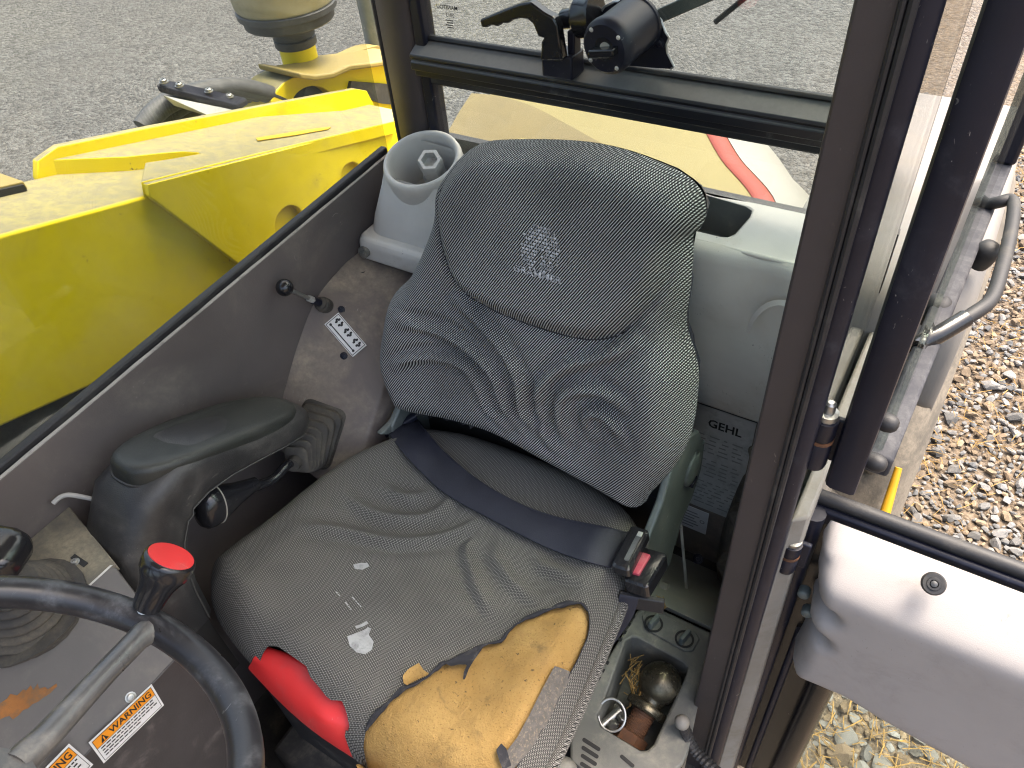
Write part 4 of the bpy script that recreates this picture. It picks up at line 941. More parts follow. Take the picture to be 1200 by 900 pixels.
# engine hood behind the rear pane
hd = thing('engine_hood', 'pale yellow engine hood with red stripe and white side behind the rear pane', 'hood', (-.9, 1.8, .5))
ctr = A(-1.05, 1.70)
base = spline([(-1.62,1.18),(-.62,1.18),(-.40,1.25),(-.355,1.42),(-.40,1.63),(-.545,1.80),(-.655,1.95),(-.75,2.05),(-.85,2.10),(-1.62,2.10)], 6, closed=False)
def ring(off, z, dz=0.0):
    out = []
    for i, p in enumerate(base):
        t = base[min(i+1, len(base)-1)] - base[max(i-1, 0)]; nn = nrm(A(t[1], -t[0])); q = p + nn*off
        out.append(A(q[0], q[1], z + .03*smooth01((q[0]+1.6)/1.2)*0))
    return out
def band(lst): m = MB(); m.sheet([ring(o, z) for o, z in lst]); return m
m = MB(); rt = ring(-.005, 1.058)
rows = [rt, [A(ctr[0]+(p[0]-ctr[0])*.8, ctr[1]+(p[1]-ctr[1])*.8, 1.070) for p in rt], [A(ctr[0]+(p[0]-ctr[0])*.4, ctr[1]+(p[1]-ctr[1])*.4, 1.074) for p in rt], [A(ctr[0], ctr[1], 1.075) for p in rt]]
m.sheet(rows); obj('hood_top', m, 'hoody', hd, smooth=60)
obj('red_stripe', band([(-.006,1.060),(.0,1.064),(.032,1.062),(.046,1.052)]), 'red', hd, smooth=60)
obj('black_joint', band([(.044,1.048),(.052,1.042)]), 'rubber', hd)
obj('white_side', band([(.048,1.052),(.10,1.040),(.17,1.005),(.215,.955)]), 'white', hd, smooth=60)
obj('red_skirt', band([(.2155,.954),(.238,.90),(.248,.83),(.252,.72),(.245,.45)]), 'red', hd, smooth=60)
# sloping cover between hood and pillar
m = MB(); e = [PP(px, py, A(-1,1.4,1.10), nrm(A(0,-.35,1))) for (px, py) in ((552,112),(600,118),(640,135),(700,168),(540,200),(530,165))]
cv = [(-1.42,1.86,1.085),(-1.22,1.89,1.10),(-1.08,1.80,1.10),(-.93,1.66,1.088),(-.93,1.2,1.02),(-1.28,1.2,.86),(-1.33,1.6,.95)]
c0 = spline([PZ(px, py, 1.088) for px, py in ((553,113),(575,115),(600,120),(630,131),(660,147),(705,172))], 5)
rows = [[A(p[0]*(1-t)+(p[0]*.93+.02)*t, p[1]*(1-t)+1.2*t, p[2]+.004-.20*t**1.4) for p in c0] for t in np.linspace(0, 1, 8)]
m.slab(rows, (0,0,.006)); obj('front_cowl', m, pm('shaded_yellow_paint', (0.135,0.102,0.036), 0.5, dust=(0.13,0.10,0.045), lo=.5, hi=.9, dscale=4), hd, smooth=60)  # darker yellow puts the sloping face's shading into its colour
# ================================================================== OPERATOR SEAT
seat = thing('operator_seat', 'torn grey woven operator seat with yellow foam showing', 'seat', (-.46, .42, ZF))
REC = math.radians(17.0)
BN = A(0, -math.cos(REC), math.sin(REC)); BU = A(0, math.sin(REC), math.cos(REC)); BP = A(0, .66, 1.15)
def bst(px, py, e=0.0):
    q = PP(px, py, BP + BN*e, BN); return (q[0], float(np.dot(q-BP, BU)))
def b3(s, t, d): return A(s, 0, 0) + A(0, BP[1], BP[2]) + BU*t + BN*d
opx = [(549,178.5),(570,166),(612,163),(675,164.5),(727.5,173),(780,191),(811.5,208),(827,227.5),(829,248.5),(822,266),(813,275),(813,290),(810,332),(805,378),(815,413),(819,444.5),(812,501),(793,543),(763,577),(751,588),(702,563),(645.6,533),(589,503),(540,488),(487,476.5),(472,457.7),(457,414),(460.5,372.7),(468.5,341),(489.5,318.5),(505,287),(517.5,252),(520,220.5),(531.5,199.5)]
B_OUT = np.array([p[:2] for p in spline([bst(*p) for p in opx], 4, closed=True)])
head_px = [(549,178.5),(570,166),(612,163),(675,164.5),(727.5,173),(780,191),(811.5,208),(827,227.5),(829,248.5),(822,266),(813,276),(797.5,297.5),(783.5,329),(766,357),(745,378),(727.5,390),(696,393),(647,381.5),(598,364),(559.5,346.5),(538.5,322),(526,287),(520,255),(519,222),(531,199)]
HEAD = np.array([p[:2] for p in spline([bst(*p, .03) for p in head_px], 3, closed=True)])
z6 = lambda l: [(400+x/2.647, 350+y/2.647) for x, y in l]
z4 = lambda l: [(430+x/2.857, 140+y/2.857) for x, y in l]
ribs = [z4([(330,590),(400,650),(470,720),(520,790),(545,860)]) + z6([(590,330),(630,400)]),
        z4([(160,650),(260,680),(360,730),(430,790),(470,850)]) + z6([(520,260),(545,340),(570,380)]),
        z6([(215,180),(270,160),(350,165),(420,190),(455,250),(480,320),(530,375)]),
        z6([(640,330),(650,250),(720,190),(850,155),(930,115)]),
        z6([(715,420),(705,310),(740,265),(830,262),(905,300)]),
        z6([(800,400),(785,345),(830,330),(880,365),(905,415)]),
        z6([(640,330),(660,420),(700,450)])]
RIB = [np.array([p[:2] for p in spline([bst(*p, .03) for p in l], 4)]) for l in ribs]
def back_depth(P):
    d, _ = seg_dist(P, B_OUT); s, t = P[:,0], P[:,1]
    e = np.clip(d/.042, 0, 1); dep = .050*np.sqrt(np.maximum(0, 1-(1-e)**2))
    side = np.abs(s+.46)/.26
    dep += .018*smooth01((side-.45)/.4)*smooth01(d/.05)*smooth01((.30-t)/.1)            # side bolsters
    dep += .012*np.exp(-((t-.15)/.07)**2)*smooth01(d/.06)*np.clip(1-side**2, 0, 1)      # lumbar swell
    hd_, _ = seg_dist(P, HEAD); ih = inside(P, HEAD); sd = np.where(ih, hd_, -hd_)
    dep += .020*smooth01(sd/.028)*(ih) - .006*np.exp(-(sd/.0045)**2)*smooth01(d/.02)
    for i, r in enumerate(RIB):
        q, _ = seg_dist(P, r, closed=False); a = smooth01((.36-t)/.05)
        en = smooth01(np.minimum(np.hypot(*(P-r[0]).T), np.hypot(*(P-r[-1]).T))/.035)
        dep += (.0105*np.exp(-(q/.0066)**2) - .0065*np.exp(-((q-.0155)/.0068)**2))*a*smooth01(d/.03)*(.15+.85*en)
    return dep
P2, F2 = field(B_OUT, [], .0038); dep = back_depth(P2)
m = MB(); m.add([b3(p[0], p[1], dd) for p, dd in zip(P2, dep)], F2); m.uv = P2
# the (s, t) net is seen from the front with s to the right
back = obj('backrest', m, 'back', seat, smooth=80)
P3, F3 = field(B_OUT, [], .016); d3, _ = seg_dist(P3, B_OUT); dp3 = -.055*np.sqrt(1-(1-np.clip(d3/.05,0,1))**2)
m = MB(); m.add([b3(p[0], p[1], dd) for p, dd in zip(P3, dp3)], [tuple(reversed(f)) for f in F3]); obj('backrest_shell', m, 'black', seat, smooth=80)
# headrest seam
hl = HEAD[[i for i in range(len(HEAD)) if HEAD[i,1] < .40]]
k0 = np.argmax(hl[:,0]); seam = np.array([p[:2] for p in spline([bst(*p, .03) for p in head_px[14:24]], 5)])
sdp = back_depth(seam); m = MB(); m.tube([b3(p[0], p[1], dd+.0003) for p, dd in zip(seam, sdp)], .0014, 6); obj('headrest_seam', m, 'frayed', back)
# printed emblem and wordmark, worn
def back_pt(s, t, e=.0006): return b3(s, t, float(back_depth(np.array([[s, t]]))[0]) + e)
ec = bst(641, 287, .05); wc_ = bst(638, 318, .05)
ec = np.array(ec); m = MB()
for j in range(-6, 7):
    h = .0042*j; w = math.sqrt(max(0, .029**2 - h*h))
    for k in range(int(-w/.0052), int(w/.0052)+1):
        u = k*.0052 + (.0026 if j % 2 else 0)
        if rng.random() < .06 or (abs(u) < .004 and j < -1): continue
        q = [ec + A(u+du, h*1.12+dv) for du, dv in ((-.0018,-.0016),(.0018,-.0010),(.0018,.0016),(-.0018,.0010))]
        quad(m, *[back_pt(*x) for x in q])
obj('printed_emblem', m, 'logo', back, smooth=None)
mt = MB(); text(mt, 'GRAMMER', (0,0,0), (1.25,0,0), (0,1,0), .0125, 'CENTER', .008)
m = MB(); m.f = mt.f; TV = np.array([[wc_[0]+v[0], wc_[1]-.002+v[1]] for v in mt.v]); TD = back_depth(TV)
m.v = [tuple(b3(a[0], a[1], dd+.0006)) for a, dd in zip(TV, TD)]; obj('printed_wordmark', m, 'logo', back, smooth=None)
# ragged black bottom hem
hem = [bst(*p, .02) for p in ((490,478),(540,489),(589,503),(645,533),(702,563),(748,589))]; hem = spline(hem, 14); m = MB(); V = []
for i, p in enumerate(hem): V.append((b3(p[0], p[1]+.006, .022), b3(p[0], p[1]-.004-.010*rng.random(), .016+.01*rng.random())))
m.slab([[v[0] for v in V], [v[1] for v in V]], BN*.002); obj('ragged_hem', m, 'frayed', seat, smooth=None)

# ---- cushion
CZ = 1.10
cpx = [(232,682),(236,655),(262,632),(310,598),(355,562),(400,530),(450,507),(484,492)]
left = [PZ(px, py, CZ-.01)[:2] for px, py in cpx]
c_out = [tuple(p) for p in left] + [(-.60,.690),(-.46,.700),(-.34,.694),(-.255,.655),(-.232,.60),(-.222,.53),(-.214,.45),(-.206,.36),(-.203,.28),(-.207,.225),(-.235,.190),(-.30,.172),(-.40,.170),(-.50,.176),(-.60,.186),(-.68,.200),(-.735,.213),(-.770,.226)]
C_OUT = np.array([p[:2] for p in spline([A(*p) for p in c_out], 4, closed=True)])
zb = lambda l: [(250+x/2.4, 600+y/2.4) for x, y in l]
cr = [z6([(0,590),(60,640),(150,665),(260,660),(330,610),(340,560)]), z6([(100,560),(180,600),(250,595),(300,560)]),
      z6([(-150,720),(0,712),(150,738),(290,722),(380,690),(450,640)]),
      z6([(420,690),(390,740),(385,790)]) + zb([(715,120),(735,190),(770,250),(810,310)]),
      z6([(500,730),(475,780)]) + zb([(795,120),(830,175),(880,225),(930,270)]),
      z6([(580,750),(620,810)]) + zb([(925,140),(1000,180),(1060,200)])]
CRIB = [np.array([p[:2] for p in spline([PZ(*p, CZ+.005)[:2] for p in l], 4)]) for l in cr]
def cush(P):
    P = np.asarray(P, float); x, y = P[:,0], P[:,1]; d, _ = seg_dist(P, C_OUT)
    front = smooth01((.34-y)/.2); R = .050 + .030*front
    e = np.clip(d/R, 0, 1); z = CZ - (.075+.020*front)*(1-np.sqrt(np.maximum(0, 1-(1-e)**2)))
    s = np.abs(x+.485)/.27; z += .016*smooth01((s-.5)/.35)*smooth01(d/.06)
    z -= .012*np.exp(-((x+.48)/.14)**2 - ((y-.47)/.12)**2)
    for r in CRIB:
        q, _ = seg_dist(P, r, closed=False); en = smooth01(np.minimum(np.hypot(*(P-r[0]).T), np.hypot(*(P-r[-1]).T))/.06)
        z += (.0075*np.exp(-(q/.0070)**2) - .0048*np.exp(-((q-.017)/.0085)**2))*smooth01(d/.03)*en
    z += .0015*np.sin(31*x+9*y)*np.sin(24*y)*smooth01(d/.05)
    return z
def on_cush(px, py, e=0.0):
    z = CZ
    for _ in range(8):
        p = PZ(px, py, z); z = float(cush([p[:2]])[0]) + e
    return PZ(px, py, z)
tear_px = [(429,856),(436,843),(447,831),(461,818),(475,806),(490,800),(503,791),(512,783),(520,777),(540,769),(555,763),(566,756),(587,750.5),(596,739),(606,731),(615,725),(630,719),(646,713),(657,709),(668,706.5),(681,707),(689,716),(691,730),(689,745),(680,767),(668,790),(655,818),(640,848),(624,872),(606,898),(590,925),(560,945),(500,948),(455,935),(432,900),(426,875)]
TEAR = np.array([on_cush(*p)[:2] for p in tear_px])
red_px = [(286,784),(302,772),(319,765),(332,768),(350,781),(366,793),(369,803),(379,814),(386,823),(392,828),(406,831),(410,842),(411,858),(413,874),(416,895),(400,905),(370,895),(335,862),(300,830),(280,800)]
def on_low(px, py, z): return PZ(px, py, z)[:2]
REDP = np.array([PZ(*p, 1.06 if i < 13 else 1.0)[:2] for i, p in enumerate(red_px)])
P2, F2 = field(C_OUT, [TEAR, REDP], .0040)
m = MB(); zz = cush(P2); m.add([(p[0], p[1], z) for p, z in zip(P2, zz)], F2); m.uv = P2
cu = obj('cushion', m, 'seat', seat, smooth=80)
def grow(poly, a):
    c = poly.mean(0); v = poly-c; return c + v*(1 + a/np.linalg.norm(v, axis=1))[:, None]
FO = grow(TEAR, .012); FO[:,0] = np.clip(FO[:,0], None, -.205); P4, F4 = field(FO, [], .005)
lump = lambda P: .003*np.sin(P[:,0]*37+1)*np.sin(P[:,1]*29+2) + .0012*np.sin(P[:,0]*83+P[:,1]*51)*np.sin(P[:,1]*77-P[:,0]*21)
d4, _ = seg_dist(P4, TEAR); i4 = inside(P4, TEAR)
m = MB(); m.add([(p[0], p[1], z) for p, z in zip(P4, cush(P4) - .008 + .7*lump(P4) + np.where(i4, .0035*smooth01(d4/.03), -.002))], F4)
fo = obj('torn_foam', m, 'foam', cu, smooth=80)
# curled dark rim of the tear, its black also painting the overhang's shadow
rim = spline([on_cush(*p, .0015) for p in tear_px[:30]], 3); rr = [(.0008 if i > 62 else .0014+.0030*abs(math.sin(i*.37))*abs(math.sin(i*.13+1))) for i in range(len(rim))]
m = MB(); m.tube([p + A(0,0,.0012*math.sin(i*1.7)) for i, p in enumerate(rim)], rr, 7); obj('frayed_shadow_rim', m, 'frayed', cu, smooth=60)
def patch(name, pxs, mat, e, par=cu, step=.004, curl=0.0):
    pl_ = np.array([on_cush(*p)[:2] for p in pxs]); Pq, Fq = field(pl_, [], step); dq, _ = seg_dist(Pq, pl_)
    m = MB(); m.add([(p[0], p[1], z) for p, z in zip(Pq, cush(Pq) + e + curl*np.exp(-dq/.004))], Fq); return obj(name, m, mat, par, smooth=70)
patch('grey_lining', [(650,782),(662,786),(672,790),(655,822),(640,852),(622,880),(600,905),(588,900),(592,884),(606,866),(620,840),(636,808)], 'lining', .0015, curl=.002)
patch('foam_flap', [(475,808),(473,795),(480,787),(492,780),(498,789),(505,793),(490,800)], 'foam', .004, curl=.004)
patch('fabric_flap', [(522,780),(535,772),(548,770),(560,765),(563,760),(566,762),(556,776),(550,786),(546,797),(543,801),(544,790),(548,781),(538,781),(530,783)], 'frayed', .0035, step=.003, curl=.002)
patch('fabric_flap', [(447,833),(455,826),(462,817),(470,808),(476,806),(470,817),(462,822),(456,830),(448,838)], 'frayed', .0045, step=.003, curl=.003)
patch('fabric_flap', [(582,882),(588,874),(594,880),(600,900),(590,905),(586,895)], 'frayed', .005, step=.003, curl=.003)
patch('scuff_mark', [(414,662),(422,660),(431,660),(433,664),(425,668),(416,667)], 'scuff', .0009, step=.002)
patch('scuff_mark', [(407,746),(418,742),(428,738),(431,735),(435,737),(432,744),(438,752),(436,762),(428,767),(418,765),(410,757)], 'scuff', .0009, step=.002)
patch('scuff_mark', [(416,734),(423,732),(430,728),(432,731),(425,735),(418,737)], 'scuff', .0009, step=.002)
for (a, b, c, d) in ((404,706,412,716),(412,700,424,713),(393,694,399,700)):
    patch('scuff_mark', [(a,b),(a+1.6,b-.6),(c+.8,d-.6),(c,d)], 'scuff', .0009, step=.0015)
# red plastic pan showing at the front corner
rows_px = [[(305,757,1.056),(348,772,1.064),(372,790,1.066),(392,816,1.068),(414,826,1.068)],
           [(304,764,1.056),(345,777,1.064),(367,794,1.065),(386,821,1.066),(410,832,1.066)],
           [(297,771,1.050),(332,790,1.057),(355,812,1.058),(378,840,1.058),(411,850,1.056)],
           [(295,776,1.040),(322,802,1.040),(347,828,1.040),(376,853,1.038),(412,870,1.036)],
           [(291,783,1.018),(318,812,1.014),(345,838,1.012),(376,863,1.010),(415,888,1.008)],
           [(296,789,1.000),(321,814,.998),(346,839,.996),(377,864,.994),(416,889,.992)]]
grid = [spline([PZ(*p) for p in r], 6) for r in rows_px]; grid = [list(c) for c in zip(*[spline(list(c), 4) for c in zip(*grid)])]
m = MB(); m.slab(grid, nrm(A(.3,.7,-.5))*.005)
rd = obj('red_seat_pan', m, 'redplastic', seat, smooth=60)
lp_ = [PZ(px, py, .992) for px, py in ((296,790),(321,815),(346,840),(377,865),(416,890),(440,905))]
m = MB(); m.slab([[p for p in lp_], [p + A(0,.006,-.03) for p in lp_]], (0,.006,0)); obj('black_pan_edge', m, 'frayed', rd, smooth=40)
# piping along the door-side edge and skirt under the cushion
ed = [(x, y) for x, y in C_OUT if x > -.26 and .13 < y < .63]; ed.sort(key=lambda q: -q[1])
pw = [A(x-.002, y, float(cush([(x-.006, y)])[0])-.004) for x, y in ed]
m = MB(); m.tube(spline(pw, 2), .0085, 10); pg_ = MB(); pg_.v, pg_.f = m.v, m.f
uvp = np.array([(v[1]*1.0+v[2]*.4, v[0]*1.0+v[2]) for v in m.v]); m.uv = uvp; obj('side_piping', m, 'seat', cu, smooth=70)
n_ = len(C_OUT); sk = [[A(x, y, float(cush([(x, y)])[0])+.002) for x, y in C_OUT], [A(-.485+(x+.485)*.97, .42+(y-.42)*.97, .985) for x, y in C_OUT], [A(-.485+(x+.485)*.90, .42+(y-.42)*.90, .965) for x, y in C_OUT]]
m = MB(); m.loft(sk[::-1], caps=True); obj('cushion_base', m, 'frayed', seat, smooth=60)
m = MB(); m.box((-.70,.20,.70), (-.27,.66,.963)); obj('suspension_box', m, 'rubber', seat, bevel=.02)
m = MB(); m.box((-.72,.16,ZF), (-.25,.70,.70)); obj('seat_plinth', m, 'floor', seat, bevel=.01)
m = MB(); m.tube([(-.70,.715,1.085),(-.46,.722,1.085),(-.245,.715,1.085)], .016, 12); obj('rear_frame_bar', m, 'black', seat)
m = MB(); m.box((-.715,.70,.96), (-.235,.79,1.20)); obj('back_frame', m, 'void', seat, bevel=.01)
for x in (-.62,-.53,-.41,-.34):
    m = MB(); m.box((x-.008,.694,1.075), (x+.008,.712,1.118)); obj('frame_clip', m, 'rubber', seat, bevel=.003)
# hinge bracket on the door side and on the boom side
def HX(px, py, x=-.228): return PX(px, py, x)
def bracket(xp, flip, pxs=None):
    prof = [(.700,1.235),(.735,1.200),(.790,1.165),(.826,1.10),(.828,1.03),(.800,.985),(.752,.965),(.738,.92),(.725,.885),(.690,.89),(.655,.98),(.600,1.05),(.610,1.11),(.655,1.14)]
    m = MB(); m.plate([(xp, y, z) for y, z in prof], (.012*flip,0,0)); b = obj('hinge_bracket', m, 'bracket', seat, bevel=.003)
    m = MB(); c = A(xp+.012*flip, .775, 1.09); m.lathe([(.030,0),(.030,.004),(.024,.007),(.010,.008)], c, (flip,0,0), 20); obj('pivot_cap', m, 'bracket', b, smooth=50)
    m = MB(); m.tube([(xp+.006*flip, y, z) for y, z in ((.738,.925),(.752,.968),(.80,.988),(.828,1.032),(.826,1.1))], .007, 8); obj('rolled_edge', m, 'bracket', b)
    m = MB(); m.box((min(xp+.012*flip, xp+.014*flip), .765, 1.055), (max(xp+.012*flip, xp+.021*flip), .785, 1.065)); obj('slot_lug', m, 'black', b, bevel=.001)
    return b
bracket(-.236, 1); bracket(-.700, -1)
# grey side cheek beside the hinge (left of the backrest)
m = MB(); m.plate([PX(*p, -.715) for p in ((470,460),(484,478),(486,495),(460,507),(440,507),(455,492))], (.012,0,0)); obj('side_cheek', m, 'bracket', seat, bevel=.003)
# bent wire hook by the hinge
hk = [PY(798,616,.80), PY(801,650,.795), PY(804,685,.79), PY(803,694,.785), PY(794,702,.77)]
m = MB(); m.tube(spline(hk, 3), .0028, 8); obj('wire_hook', m, 'zinc', seat)
# recline lever end
m = MB(); m.lathe([(.012,-.01),(.012,.004),(.009,.006)], PX(779, 690, -.235), (1,0,0), 14); obj('lever_end', m, 'skin', seat)

# ================================================================== SEAT BELT
sb = thing('seat_belt', 'navy lap belt lying across the cushion, buckled on the door side', 'seat belt', (-.46, .60, 1.1))
up = [(487,490),(500,507),(520,530),(545,552),(570,570),(600,587),(630,600),(660,609),(690,615),(715,620),(738,626)]
lo = [(455,508),(470,528),(490,550),(514,573),(540,590),(570,606),(600,622),(630,637),(660,650),(688,659),(716,666)]
U, Lw = [on_cush(*p, .011) for p in up], [on_cush(*p, .011) for p in lo]
rows = [[a*(1-t)+b*t + A(0,0,.0025*math.sin(math.pi*t)) for t in np.linspace(0, 1, 6)] for a, b in zip(spline(U, 3), spline(Lw, 3))]
m = MB(); m.slab(rows, (0,0,.0022)); bs = obj('webbing', m, 'belt', sb, smooth=60)
m = MB(); m.tube([r[0]+A(0,0,.0025) for r in rows], .0011, 6); obj('webbing_selvedge', m, 'belt', bs)
a, b = on_cush(487,487,.012), on_cush(452,508,.012); dv = nrm(b-a)
m = MB(); m.obox((a+b)/2, (b-a)*.54, nrm(np.cross(dv, A(0,0,1)))*.007, A(0,0,.006)); obj('anchor_sleeve', m, 'black', sb, bevel=.003)
q0, q1, q2, q3 = [PZ(*p, 1.128) for p in ((745,611),(763,623),(733,684),(715,669))]
cx_ = (q0+q1+q2+q3)/4; ux = nrm(q3-q0); nz_ = nrm(A(-.15,-.1,1)); uy = nrm(np.cross(nz_, ux)); nz_ = np.cross(ux, uy)
m = MB(); m.loft([rrect(cx_ + nz_*h, ux, uy, .0375-o, .0140-o, .006) for h, o in ((-.009,.002),(-.007,0),(.007,0),(.010,.003))]); tg = obj('belt_tongue', m, 'gloss', sb, smooth=40)
m = MB(); m.loft([rrect(cx_ + uy*.004 + nz_*h, ux, uy, .024, .0035, .003) for h in (.0095,.0112)]); obj('tongue_slot', m, 'cap', tg)
m = MB(); m.obox(cx_ + uy*.005 - ux*.024 + nz_*.0115, ux*.004, uy*.0035, nz_*.001); obj('chrome_edge', m, 'zinc', tg, bevel=.0005)
bc = PZ(757, 668, 1.105); bx_ = nrm(PZ(744,688,1.10)-PZ(768,648,1.10)); by_ = uy
m = MB(); m.loft([rrect(bc + nz_*h - by_*0, bx_, by_, .032-o, .0185-o, .006) for h, o in ((-.020,.003),(-.017,0),(.006,0),(.009,.003))]); bk_ = obj('buckle', m, 'gloss', sb, smooth=40)
m = MB(); m.loft([rrect(bc - by_*.0075 + nz_*h, bx_, by_, .019-o, .0075-o, .002) for h, o in ((.007,0),(.0125,.0005),(.0135,.002))]); obj('release_button', m, 'redbtn', bk_, smooth=40)
e0 = PZ(722,735,1.03); m = MB(); s0 = [PZ(736,700,1.075), PZ(732,715,1.05), PZ(722,733,1.02), PZ(708,752,.99)]
rows = [[p - A(.012,.004,0), p + A(.014,.004,0)] for p in spline(s0, 4)]; m.slab(rows, (0,.002,.002)); obj('buckle_strap', m, 'belt', sb)
m = MB(); m.obox(PZ(752,706,1.06), A(.030,.010,0), nrm(A(-.3,1,0))*.004, A(0,0,.016)); obj('strap_sleeve', m, 'rubber', sb, bevel=.002)
# ================================================================== ARMREST, LEVERS, STEERING WHEEL
ar = thing('armrest', 'worn black moulded armrest with green grey pad beside the seat', 'armrest', (-.79, .3, 1.15))
# side profile (y, z), built across x
pad_top = [(.232,1.366),(.27,1.350),(.33,1.322),(.40,1.284),(.46,1.252),(.505,1.228),(.525,1.212)]
def arm_ring(y, zt, zb, xc, w, cr):
    """rounded cross-section at station y"""
    out = []
    for k in range(28):
        a = 2*math.pi*k/28; cx, sx = math.cos(a), math.sin(a); p = 3.2
        fx = math.copysign(abs(cx)**(2/p), cx); fz = math.copysign(abs(sx)**(2/p), sx)
        out.append(A(xc + w*fx, y, (zt+zb)/2 + (zt-zb)/2*fz))
    return out
m = MB(); rings = []
# stations follow the arm: from the tip at the rear to the front, tilting down into the front leg
C0 = [  # centre y, z, half thickness, half width, direction angle of the section normal
    (.503,1.200,.008,.020,-27),(.497,1.204,.020,.036,-27),(.480,1.212,.025,.047,-27),(.44,1.230,.027,.052,-28),(.40,1.249,.030,.054,-29),(.35,1.271,.035,.055,-31),(.31,1.284,.042,.056,-38),
    (.275,1.288,.050,.057,-50),(.245,1.278,.056,.058,-66),(.222,1.255,.056,.058,-84),(.205,1.222,.052,.056,-98),(.195,1.185,.047,.054,-102),(.188,1.13,.044,.052,-100),(.184,1.06,.043,.050,-92)]
for (y, z, h, w, ang) in C0:
    a = math.radians(ang); d = A(0, -math.cos(a), -math.sin(a)*1.0); nn = A(0, math.sin(a)*-1.0, math.cos(a)); d = A(0, -math.cos(math.radians(-ang)), math.sin(math.radians(-ang)))
    # travel direction goes forward (-y) and up first, then turns down
    th = math.radians(ang)
    nn = A(0, -math.sin(th)*-1.0, math.cos(th)) if False else A(0, -math.sin(-th)*-1.0, math.cos(th))
    out = []
    for k in range(28):
        q = 2*math.pi*k/28; cx, sx = math.cos(q), math.sin(q); p = 3.4
        fx = math.copysign(abs(cx)**(2/p), cx); fz = math.copysign(abs(sx)**(2/p), sx)
        nvec = ARM_N(th) if False else None
        out.append((fx, fz))
    rings.append((A(-.793, y, z), h, w, th, out))
RR = []
for (c, h, w, th, out) in rings:
    # outward (pad-side) normal of the section: straight up at the rear, turning forward at the front leg
    f = smooth01((-math.degrees(th)-30)/70.0); nvec = nrm(A(0, .42*(1-f) - 1.0*f, .9*(1-f) + .05*f))
    RR.append([c + A(w*fx, 0, 0) + nvec*h*fz for fx, fz in out])
m.loft(RR); body = obj('armrest_body', m, 'arm', ar, smooth=60)
# pad: flat oval cushion lying on the sloping top
def arm_top(t):   # t 0 front .. 1 rear
    y = .236 + (.522-.236)*t; return A(-.793, y, 1.340 + (1.214-1.340)*smooth01(t)*.25 + (1.214-1.340)*t*.75)
nt = nrm(A(0,.42,.9)); at_ = nrm(A(0,.9,-.42)); pc_ = A(-.793, .366, 1.285)
rings = []
for (hh, o) in ((-.016,.001),(.000,-.001),(.005,.0005),(.009,.0035),(.0108,.009),(.0115,.018)):
    ring_ = []
    for k in range(48):
        q = 2*math.pi*k/48; cx, sx = math.cos(q), math.sin(q); p = 2.9
        u = math.copysign(abs(cx)**(2/p), cx); v = math.copysign(abs(sx)**(2/p), sx)
        ring_.append(pc_ + at_*u*(.143-o) + A(1,0,0)*v*(.052-o) + nt*(hh + .006*math.cos(u*1.6)))
    rings.append(ring_)
m = MB(); m.loft(rings); pad = obj('armrest_pad', m, 'armpad', ar, smooth=60)
m = MB(); m.tube([p - nt*.002 for p in rings[0]], .0022, 6, closed=True); obj('pad_piping', m, 'arm', pad)
side = [p for p in RR]; mid = [r[2] for r in RR[1:]]
m = MB(); m.tube([(r[26]+A(.0005,0,0)) for r in RR[2:]], .0013, 6); obj('moulding_seam', m, pm('worn_light_seam', (0.045,0.045,0.042), .6), body)
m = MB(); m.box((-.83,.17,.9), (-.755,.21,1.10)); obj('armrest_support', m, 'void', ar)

# lever with big knob under the armrest, out of a ribbed boot
lv = thing('boom_control_lever', 'black pistol knob lever with ribbed rubber boot under the armrest', 'lever', on_fender(380, 505))
bcn = on_fender(378, 500); tipp = PX(346, 541, -.765)
axb = nrm(tipp - bcn); bxv = nrm(np.cross(axb, A(0,0,1))); byv = np.cross(bxv, axb)
up_ = nrm(fend(.5,20)-fend(.5,6)); acr = nrm(np.cross(fn, up_)); rings = []
fl_c = on_fender(372, 508) + fn*.002
m = MB(); m.loft([rrect(fl_c + fn*h, acr, up_, .040-o, .056-o, .014) for h, o in ((-.004,0),(.003,0),(.006,.003))]); fla = obj('boot_flange', m, 'boot', lv, smooth=40)
rings = []; NB = 7
def boot_ring(t, grow_):
    c = fl_c*(1-t) + tipp*t + fn*.016*math.sin(math.pi*t); s = (1-t)**.75; w = .036*s + .0125*(1-s); h = .050*s + .0135*(1-s)
    x_ = nrm(acr*(1-t) + bxv*t*np.sign(np.dot(acr, bxv))); n_ = nrm(fn*(1-t) + axb*t); y_ = np.cross(n_, x_); y_ = y_ if np.dot(y_, up_) > 0 else -y_
    return rrect(c, x_, y_, w+grow_, h+grow_, min(w, h)*.55, 5)
for k in range(NB):
    t0 = k/NB; t1 = (k+1)/NB
    rings += [boot_ring(t0, -.0045), boot_ring(t0+.10/NB, .0005), boot_ring(t0+.45/NB, .0035), boot_ring(t0+.62/NB, .0028), boot_ring(t0+.72/NB, -.001), boot_ring(t0+.90/NB, -.0055)]
m = MB(); m.loft(rings); obj('ribbed_boot', m, 'boot', lv, smooth=35)
m = MB(); m.tube([tipp, tipp + axb*.012], [.012,.011], 14); obj('boot_collar', m, 'boot', lv)
stem = spline([tipp, PX(336,545,-.765), PX(322,560,-.765), PX(305,568,-.768), PX(285,572,-.770), PX(270,576,-.770)], 5)
m = MB(); m.tube(stem, [.0075 + .005*smooth01((i-12)/14) for i in range(len(stem))], 12); obj('lever_arm', m, 'gloss', lv, smooth=60)
h0, h1 = PX(300,566,-.770), PX(232,602,-.772); hx = nrm(h1-h0); hl_ = np.linalg.norm(h1-h0); hy = nrm(np.cross(A(1,0,0), hx)); rings = []
